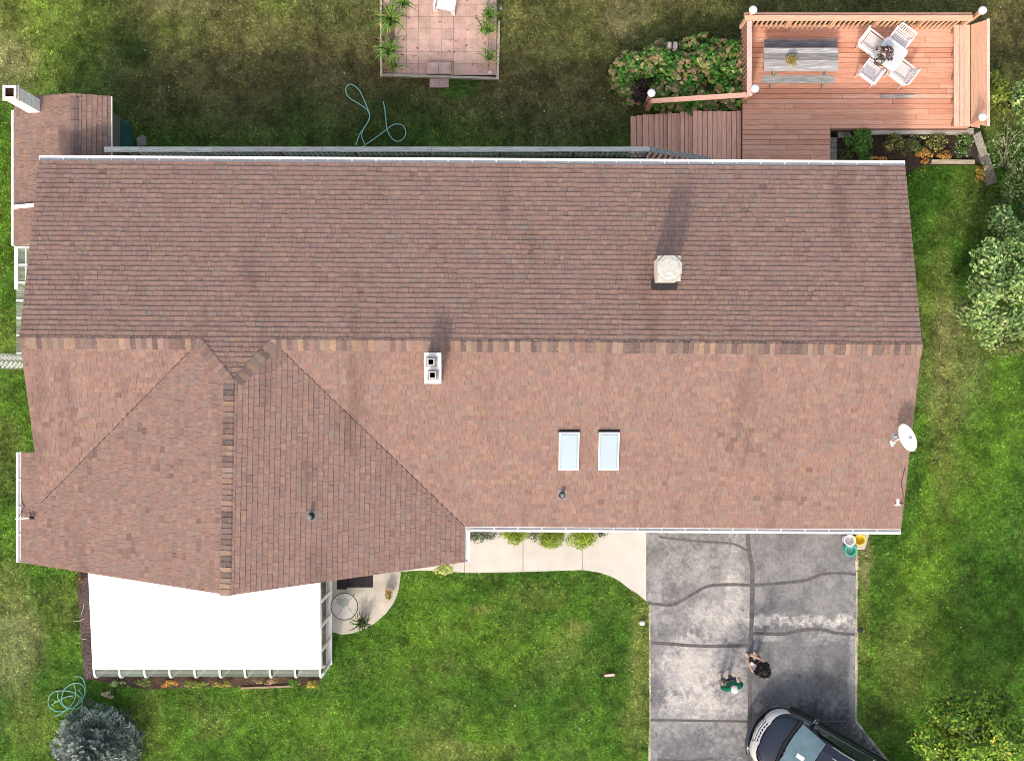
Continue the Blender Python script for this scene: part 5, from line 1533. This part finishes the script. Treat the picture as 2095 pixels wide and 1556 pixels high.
def person(x, y, yaw, label, handL, handR, shirt, trousers, hairc, shoe, hair_r=.115, hair_back=0.0, longhair=False, feet=((-.10, .02), (.10, .02)), elbowL=None, elbowR=None, sleeve=True, lean=0.0, item=None):
    """faces +y before turning; hands given as (x, y, z)"""
    rt = empty("person", (0, 0, 0), label, "person")
    SK = (.55, .34, .25)
    vs = [(0, 0, .95)]; rs = [(.13, .10)]; es = []
    chest = chain(vs, es, rs, 0, [((0, lean * .4, 1.12), (.12, .09)), ((0, lean, 1.33), (.14, .10))])
    neck = chain(vs, es, rs, chest, [((0, lean + .01, 1.46), .055)])
    chain(vs, es, rs, neck, [((0, lean + .035, 1.54), .062), ((0, lean + .04, 1.63), .085), ((0, lean + .03, 1.71), .065)])
    hands = []
    for s, hd, el in ((-1, handL, elbowL), (1, handR, elbowR)):
        sh = Vector((s * .185, lean, 1.40)); hd = Vector(hd)
        el = Vector(el) if el else sh.lerp(hd, .5) + Vector((s * .06, -.06, -.02))
        w = chain(vs, es, rs, chest, [(sh, .058), (el, .043), (hd, .028)])
        d = (hd - el).normalized(); sdv = d.cross(Vector((0, 0, 1)));
        sdv = sdv.normalized() if sdv.length > .1 else Vector((1, 0, 0))
        pm = chain(vs, es, rs, w, [(hd + d * .055, (.036, .02))])
        nrm_ = sdv.cross(d)
        for k, (off, ln) in enumerate(((-.030, .060), (-.010, .072), (.010, .068), (.030, .052))):
            b0 = hd + d * .085 + sdv * off
            chain(vs, es, rs, pm, [(b0, .009), (b0 + d * ln * .5 - nrm_ * .012, .008), (b0 + d * ln * .8 - nrm_ * .035, .007)])
        chain(vs, es, rs, w, [(hd + d * .03 + sdv * .045, .011), (hd + d * .06 + sdv * .062 - nrm_ * .01, .009)])
        hands.append((sh, el, hd))
    for s, f in ((-1, feet[0]), (1, feet[1])):
        hip = (s * .09, 0, .90)
        chain(vs, es, rs, 0, [(hip, .085), (((s * .095 + f[0]) / 2, f[1] * .5 + .03, .50), .058), ((f[0], f[1], .10), .038), ((f[0], f[1] + .10, .05), (.04, .03))])
    skin_mesh("body", vs, es, rs, M["skin"], SK, rt, 2)
    # shirt
    vs = [(0, 0, .93)]; rs = [(.175, .14)]; es = []
    c = chain(vs, es, rs, 0, [((0, lean * .4, 1.12), (.155, .12)), ((0, lean, 1.33), (.175, .128))]); chain(vs, es, rs, c, [((0, lean, 1.43), (.075, .07))])
    for sh, el, hd in hands:
        e2 = el.lerp(hd, .1) if sleeve else sh.lerp(el, .7)
        chain(vs, es, rs, c, [(sh, .085), (e2, .066)])
    skin_mesh("shirt", vs, es, rs, M["cloth"], shirt, rt, 2)
    vs = [(0, 0, .96)]; rs = [(.16, .125)]; es = []
    for s, f in ((-1, feet[0]), (1, feet[1])):
        chain(vs, es, rs, 0, [((s * .09, 0, .86), .10), (((s * .095 + f[0]) / 2, f[1] * .5 + .03, .50), .075), ((f[0], f[1], .13), .058)])
    skin_mesh("trousers", vs, es, rs, M["cloth"], trousers, rt, 2)
    for s, f in ((-1, feet[0]), (1, feet[1])):
        vs = [(f[0], f[1] - .06, .045)]; rs = [(.045, .04)]; es = []
        chain(vs, es, rs, 0, [((f[0], f[1] + .06, .042), (.05, .038)), ((f[0], f[1] + .17, .032), (.042, .028))])
        skin_mesh("shoe", vs, es, rs, M["rubber"], shoe, rt, 1)
    hx, hy_, hz = 0, lean + .02, 1.66
    b = MB(hairc)
    if longhair:
        b.ball((hx, hy_ - .035, hz + .02), .135, 14, 10, sc=(1.0, 1.0, 1.0))
        for k in range(150):
            t = R.uniform(0, 2 * math.pi); zz = R.uniform(-.28, .12); rr_ = .15 + (.04 if zz < 0 else 0)
            if math.sin(t) > .45 and zz < .03: continue
            b.ball((hx + rr_ * math.cos(t) * R.uniform(.8, 1), hy_ - .04 + rr_ * math.sin(t) * R.uniform(.8, 1), hz + zz), R.uniform(.025, .045), 6, 4, tint(hairc, .4))
    else:
        b.ball((hx, hy_ - .012, hz + .03), hair_r, 14, 9, sc=(.88, 1.0, .88))
    hair = b.build("hair", M["hair"], rt, smooth=True)
    for s in (-1, 1):
        b = MB((.04, .03, .03)); b.ball((s * .032, lean + .117, 1.635), .010, 7, 5); b.build("eye", M["rubber"], rt)
        b = MB(SK); b.ball((s * .082, lean + .035, 1.63), .022, 7, 5, sc=(.4, .8, 1.2)); b.build("ear", M["skin"], rt)
    b = MB(SK); b.ball((0, lean + .128, 1.61), .014, 7, 5, sc=(.8, 1, 1.4)); b.build("nose", M["skin"], rt)
    b = MB((.40, .14, .12)); b.ball((0, lean + .115, 1.573), .016, 7, 5, sc=(1.3, .5, .35)); b.build("mouth", M["skin"], rt)
    rt.location = (x, y, .012); rt.rotation_euler = (0, 0, math.radians(yaw))
    return rt


q = P(1502, 1409, 1.6)
p1 = person(q.x, q.y, 12, "person in a dark green shirt and pale cap standing on the driveway", (-.27, .10, .92), (.27, .08, .90), (.010, .13, .085), (.10, .10, .11), (.80, .79, .76), (.42, .40, .40), .112,
            feet=((-.12, .0), (.11, .03)))
q = P(1562, 1371, 1.6)
p2 = person(q.x, q.y, 40, "person with big dark curly hair and black top reaching out on the driveway", (-.16, .36, 1.10), (.06, .34, 1.15), (.018, .016, .018), (.05, .05, .06), (.010, .008, .008), (.50, .42, .40), .125, longhair=True,
            feet=((-.06, .12), (.13, .0)), sleeve=False)
it = MB((.72, .66, .64)); a_ = P(1541, 1362, 1.2); it.bar((a_.x - .09, a_.y + .06, 1.19), (a_.x + .06, a_.y - .05, 1.21), .15, .02); it.build("paper_sheet", M["plain"], None, "pale sheet held by the dark haired person", "paper", base=(a_.x, a_.y, 1.19))

# ------------------------------------------------------------------ car (nose toward +x in its own space)
def loft(sections, mat, name, parent, col, smooth=True, ends=True):
    """sections: (x, [(y, z)...]) with y >= 0 from bottom to top centre; mirrored"""
    b = MB(col); n = None; vs = []
    for x, pr in sections:
        full = [(y, z) for y, z in pr] + [(-y, z) for y, z in reversed(pr[:-1])]
        n = len(full)
        for y, z in full:
            vs.append((x(y, z) if callable(x) else x, y, z))
    fs = [(i * n + k, i * n + k + 1, (i + 1) * n + k + 1, (i + 1) * n + k) for i in range(len(sections) - 1) for k in range(n - 1)]
    if ends: fs += [tuple(range(n)), tuple(range((len(sections) - 1) * n, len(sections) * n))[::-1]]
    b.add(vs, fs)
    return b.build(name, mat, parent, smooth=smooth)


CARC = (.012, .018, .034)
car = empty("parked_car", (0, 0, 0), "dark navy sport utility car parked at the driveway's lower right", "car")
secs = []
def prof(w, zt, crown_, zb=.28, tuck=.03):
    return [(w - .10, zb), (w - .01, zb + .14), (w, zb + .38), (w - tuck * .5, zt - .10), (w - tuck - .05, zt - .02), (w * .72, zt + crown_ * .35), (w * .40, zt + crown_ * .8), (0, zt + crown_)]
nose = [(2.42, .30, .66, .0, .42), (2.38, .50, .74, .01, .38), (2.30, .66, .82, .02, .34), (2.16, .78, .88, .03, .30), (1.95, .87, .92, .04, .28), (1.65, .93, .97, .05, .28), (1.35, .95, 1.0, .055, .28), (1.05, .955, 1.03, .06, .28), (.3, .96, 1.06, .06, .28), (-1.0, .96, 1.07, .06, .28), (-2.0, .95, 1.08, .06, .28), (-2.35, .88, 1.02, .05, .34), (-2.46, .74, .9, .02, .45)]
for x, w, zt, cr_, zb in nose: secs.append((x, prof(w, zt, cr_, zb)))
body = loft(secs, M["car"], "body", car, CARC)
# hood shut line, cowl
def cabin(ws, z0, z1): return None
ws = [(1.02, .80, 1.09), (.36, .66, 1.50)]
b = MB((.015, .015, .018)); b.prism([(1.44, -.82), (1.60, -.80), (1.70, 0), (1.60, .80), (1.44, .82), (1.48, 0)], .99, 1.085); b.build("cowl", M["rubber"], car)
# cabin shell
cab = [(1.50, [(.86, 1.04), (.80, 1.10), (.5, 1.12), (0, 1.13)]), (.82, [(.87, 1.06), (.70, 1.50), (.45, 1.56), (0, 1.58)]), (.2, [(.88, 1.06), (.69, 1.60), (.45, 1.65), (0, 1.67)]), (-1.5, [(.88, 1.06), (.68, 1.58), (.45, 1.64), (0, 1.66)]), (-2.2, [(.86, 1.06), (.64, 1.42), (.42, 1.50), (0, 1.52)]), (-2.38, [(.84, 1.06), (.80, 1.10), (.5, 1.12), (0, 1.13)])]
loft(cab, M["car"], "cabin", car, (.018, .021, .036), smooth=False)
wsm = MB((.13, .21, .24))  # teal tone puts the sky's reflection into the glass colour
wv = [(x + .48, y, z) for x, y, z in [(1.03, -.76, 1.115), (1.09, -.4, 1.128), (1.11, 0, 1.136), (1.09, .4, 1.128), (1.03, .76, 1.115), (.36, -.64, 1.525), (.40, -.33, 1.562), (.41, 0, 1.578), (.40, .33, 1.562), (.36, .64, 1.525)]]
wsm.add([(x, y, z + .018) for x, y, z in wv], [(0, 1, 6, 5), (1, 2, 7, 6), (2, 3, 8, 7), (3, 4, 9, 8)])
wsm.build("windshield", M["carglass"], car, smooth=True)
b = MB((.50, .56, .60))
for s in (-1, 1): b.tube([(1.51, s * .775, 1.135), (.84, s * .655, 1.545)], .010, 5)
b.tube([(.84, -.655, 1.545), (.89, 0, 1.60), (.84, .655, 1.545)], .010, 5); b.build("windshield_trim", M["chrome"], car)
b = MB((.80, .82, .82)); 
def wz(x): x -= .48; return 1.136 + (1.11 - x) / .70 * .442 + .022
b.add([(1.30, -.04, wz(1.30)), (1.30, .08, wz(1.30)), (1.10, .08, wz(1.10)), (1.10, -.04, wz(1.10))], [(0, 1, 2, 3)]); b.build("paper_pass", M["plain"], car)
for s in (-1, 1):
    b = MB((.01, .01, .01)); b.bar((1.58, s * .1 + .25, 1.15), (1.50, s * .1 - .35, 1.165), .02, .02); b.build("wiper", M["rubber"], car)
    # side windows
    b = MB((.03, .045, .05))
    for x0, x1 in ((1.0, .05), (-.03, -.95), (-1.03, -1.95)):
        yb = lambda z: s * (.885 - (z - 1.06) / .52 * .19 + .012)
        zt0 = 1.50 if x0 < .5 else 1.34
        b.add([(x0 + .1, yb(1.12), 1.12), (x1, yb(1.12), 1.12), (x1, yb(1.50), 1.50), (x0, yb(zt0), zt0)], [(0, 1, 2, 3) if s < 0 else (3, 2, 1, 0)])
    b.build("side_window", M["carglass"], car)
    b = MB((.62, .64, .66)); b.tube([(.62, s * .69, 1.575), (.3, s * .675, 1.645), (-1.6, s * .665, 1.64), (-1.95, s * .65, 1.57)], .016, 6); b.build("roof_rail", M["chrome"], car)
    b = MB(CARC); b.ball((1.20, s * 1.02, 1.10), .10, 10, 7, sc=(.7, 1.1, .75)); b.bar((1.22, s * .88, 1.06), (1.22, s * 1.0, 1.08), .05, .04); mo = b.build("mirror", M["car"], car, smooth=True)
    b = MB((.6, .62, .64)); b.bar((1.28, s * .95, 1.165), (1.28, s * 1.06, 1.16), .02, .012); b.build("mirror_trim", M["chrome"], mo)
    # headlamp following the nose curve
    hl = MB((.52, .51, .52))
    hp = [(2.385, .34), (2.365, .46), (2.30, .60), (2.19, .72), (2.05, .80), (1.92, .84)]
    hv = []
    for k, (x, y) in enumerate(hp):
        t = 1 - k / 5 * .75
        hv += [(x + .035, s * (y + .02), .74), (x + .02, s * (y + .01), .84), (x - .02 * t, s * (y - .015 * t), .905), (x - .15 * t, s * (y - .05 * t), .945)]
    fs = [(i * 4 + k, i * 4 + k + 1, i * 4 + k + 5, i * 4 + k + 4) for i in range(5) for k in range(3)]
    hl.add(hv, fs); hl.build("headlight", M["panel"], car, smooth=True)
    b = MB((.025, .025, .028)); b.box(-1.3, 1.3, s * .93, s * .985, .30, .38); b.build("side_sill", M["rubber"], car)
    for wx in (1.45, -1.45):
        w_ = MB((.02, .02, .02)); seg = 24; vs = []; yo, yi = s * .965, s * .74
        for yy, rr_ in ((yi, .33), (yi, .355), (yo - s * .02, .36), (yo, .33), (yo, .23)):
            for k in range(seg): vs.append((wx + rr_ * math.cos(2 * math.pi * k / seg), yy, .36 + rr_ * math.sin(2 * math.pi * k / seg)))
        w_.add(vs, [(i * seg + k, i * seg + (k + 1) % seg, (i + 1) * seg + (k + 1) % seg, (i + 1) * seg + k) for i in range(4) for k in range(seg)])
        wo = w_.build("wheel", M["rubber"], car, smooth=True)
        r_ = MB((.55, .56, .58))
        for k in range(5):
            a = 2 * math.pi * k / 5; r_.bar((wx, yo - s * .015, .36), (wx + .23 * math.cos(a), yo - s * .015, .36 + .23 * math.sin(a)), .05, .03, up=(0, 1, 0))
        r_.build("rim", M["chrome"], wo)
# chrome grille between the lamps
gr = MB((.50, .50, .52))
for k, (z, dx) in enumerate(((.925, -.125), (.89, -.05), (.83, .0), (.76, .02))):
    gr.tube([(2.375 + dx, -.34, z), (2.415 + dx, -.18, z), (2.43 + dx, 0, z), (2.415 + dx, .18, z), (2.375 + dx, .34, z)], .026, 6)
for yy in np.linspace(-.3, .3, 7): gr.bar((2.42 - abs(yy) * .12, yy, .76), (2.32 - abs(yy) * .12, yy, .93), .028, .03, (.6, .6, .62))
gr.build("grille", M["panel"], car)
bm = MB((.03, .033, .05)); bm.tube([(2.22, -.78, .50), (2.40, -.55, .50), (2.50, -.25, .50), (2.52, 0, .50), (2.50, .25, .50), (2.40, .55, .50), (2.22, .78, .50)], .075, 8); bm.build("bumper", M["car"], car, smooth=True)
sl_ = MB((.05, .055, .08))
sl_.tube([(1.60, -.80, 1.02), (1.9, -.74, .97), (2.2, -.5, .93), (2.27, 0, .925), (2.2, .5, .93), (1.9, .74, .97), (1.60, .80, 1.02)], .008, 4, (.008, .008, .012)); sl_.build("hood_seam", M["rubber"], car)
rs_ = MB((.50, .52, .56))
for yy in (-.42, -.14, .14, .42): rs_.tube([(.50, yy, 1.668 - abs(yy) * .10), (.1, yy, 1.688 - abs(yy) * .08), (-1.5, yy, 1.675 - abs(yy) * .08)], .009, 4)
rs_.build("roof_ridge", M["chrome"], car)
# lettering on the far side of the cabin
tcv = bpy.data.curves.new("lettering", 'FONT'); tcv.body = "ONVO"; tcv.size = .22; tcv.extrude = .004
to = bpy.data.objects.new("lettering", tcv); COL.objects.link(to); bpy.context.view_layer.update()
tme = bpy.data.meshes.new_from_object(to.evaluated_get(bpy.context.evaluated_depsgraph_get())); bpy.data.objects.remove(to)
at = tme.attributes.new("tint", 'FLOAT_COLOR', 'FACE'); at.data.foreach_set("color", np.tile(np.array([.85, .85, .85, 1], dtype=np.float32), len(tme.polygons)))
tme.materials.append(M["plain"])
# window side at -y (viewer's upper right side): text baseline along -x, tops toward the roof
sl0 = Vector((0, -.19, .52)).normalized()
tme.transform(Matrix(((-1, 0, 0, -.62), (0, sl0.y * -1 * 1, 1, -.90), (0, sl0.z, .3, 1.18), (0, 0, 0, 1))))
tme.transform(Matrix.Identity(4))
link_mesh("lettering", tme, car)
front = P(1539, 1480, .5)
yaw = math.atan2(.50, -.866)
d = Vector((math.cos(yaw), math.sin(yaw)))
car.location = (front.x - d.x * 2.55, front.y - d.y * 2.55, .012)
car.rotation_euler = (0, 0, yaw)

# ------------------------------------------------------------------ grass blades and fallen leaves
def grass():
    N0 = 330000
    x = rng.uniform(-15.6, 15.6, N0); y = rng.uniform(-12, 12, N0)
    keep = np.ones(N0, bool)
    holes = [DRIVE, WALK, PATIO_S, G([(1752, 1062), (1781, 1062), (1779, 1088), (1769, 1123), (1752, 1124)]), G([(780, -80), (1020, -80), (1020, 156), (780, 152)]),
             [(XW, YN), (XE, YN), (XE, YS - .3), (XW, YS - .3)], [(R1.x + .3, ysm), (xe, ysm), (xe, n1), (R1.x + .3, n0)], [(WE2.x + .4, WE2.y + .3), (EE2.x - .4, WE2.y + .3), (EE2.x - .4, ysm + 1), (WE2.x + .4, ysm + 1)],
             [(x0d, ybed), (x1d, ybed), (x1d, ytop), (x0d, ytop)], G([(1700, 272), (1992, 272), (2008, 330), (1905, 331), (1850, 352), (1700, 352)]), G([(1292, 234), (1519, 234), (1519, 380), (1292, 380)]),
             G([(878, 160), (918, 160), (918, 180), (878, 180)]), STRIP_W, STRIP_S]
    jx = rng.normal(size=N0) * .022; jy = rng.normal(size=N0) * .022
    for h_ in holes: keep &= ~inpoly(x + jx, y + jy, h_)
    x = x[keep]; y = y[keep]; n = len(x)
    px = x * 72 + CX
    C = lawn_col(x, y) * (rng.uniform(.45, 1.0, (n, 1)) + 1.3 * rng.random((n, 1)) ** 3)
    C *= (1 + rng.uniform(-.1, .1, (n, 3)))
    hgt = rng.uniform(.015, .06, n); V = []; C3 = []
    out = []
    for k in range(2):
        a = rng.uniform(0, 2 * np.pi, n); l = rng.uniform(.03, .085, n); w = rng.uniform(.010, .021, n)
        bx = x + rng.normal(size=n) * .012; by = y + rng.normal(size=n) * .012
        ca, sa = np.cos(a), np.sin(a)
        v0 = np.stack([bx - sa * w, by + ca * w, np.zeros(n)], 1); v1 = np.stack([bx + sa * w, by - ca * w, np.zeros(n)], 1)
        v2 = np.stack([bx + ca * l, by + sa * l, hgt], 1)
        out.append(np.stack([v0, v1, v2], 1).reshape(-1, 3)); C3.append(np.clip(C * rng.uniform(.85, 1.15, (n, 1)), 0, 1))
    V = np.concatenate(out); Fq = np.arange(len(V)).reshape(-1, 3)
    np_mesh("grass", V, Fq, np.concatenate(C3), M["grass"], kind="stuff", label="short mown grass blades over the lawn")
    m = rng.choice(n, 700, replace=False)
    lx, ly = x[m], y[m]
    bright = rng.random(700)
    cc = pick([(3, (.34, .28, .15)), (3, (.30, .18, .09)), (1, (.45, .42, .28)), (.3, (.62, .6, .52))], 700)
    leaves("fallen_leaves", np.stack([lx, ly, np.full(700, .052)], 1), np.tile([0, 0, 1.0], (700, 1)), rng.uniform(.03, .085, 700), cc, aspect=.7, flat=.3, kind="stuff", label="scattered fallen leaves on the lawn")


grass()
n_ = 90
pa, pb = P(790, 148, .12), P(1012, -10, .12)
lx = rng.uniform(pa.x, pb.x, n_); ly = rng.uniform(pa.y, pb.y, n_)
leaves("dry_litter", np.stack([lx, ly, np.full(n_, pz + .012)], 1), np.tile([0, 0, 1.0], (n_, 1)), rng.uniform(.03, .12, n_), pick([(3, (.36, .22, .11)), (2, (.20, .12, .08)), (1, (.45, .36, .18))], n_), aspect=.35, flat=.12, kind="stuff", label="dry leaf litter scattered over the pink pavers")
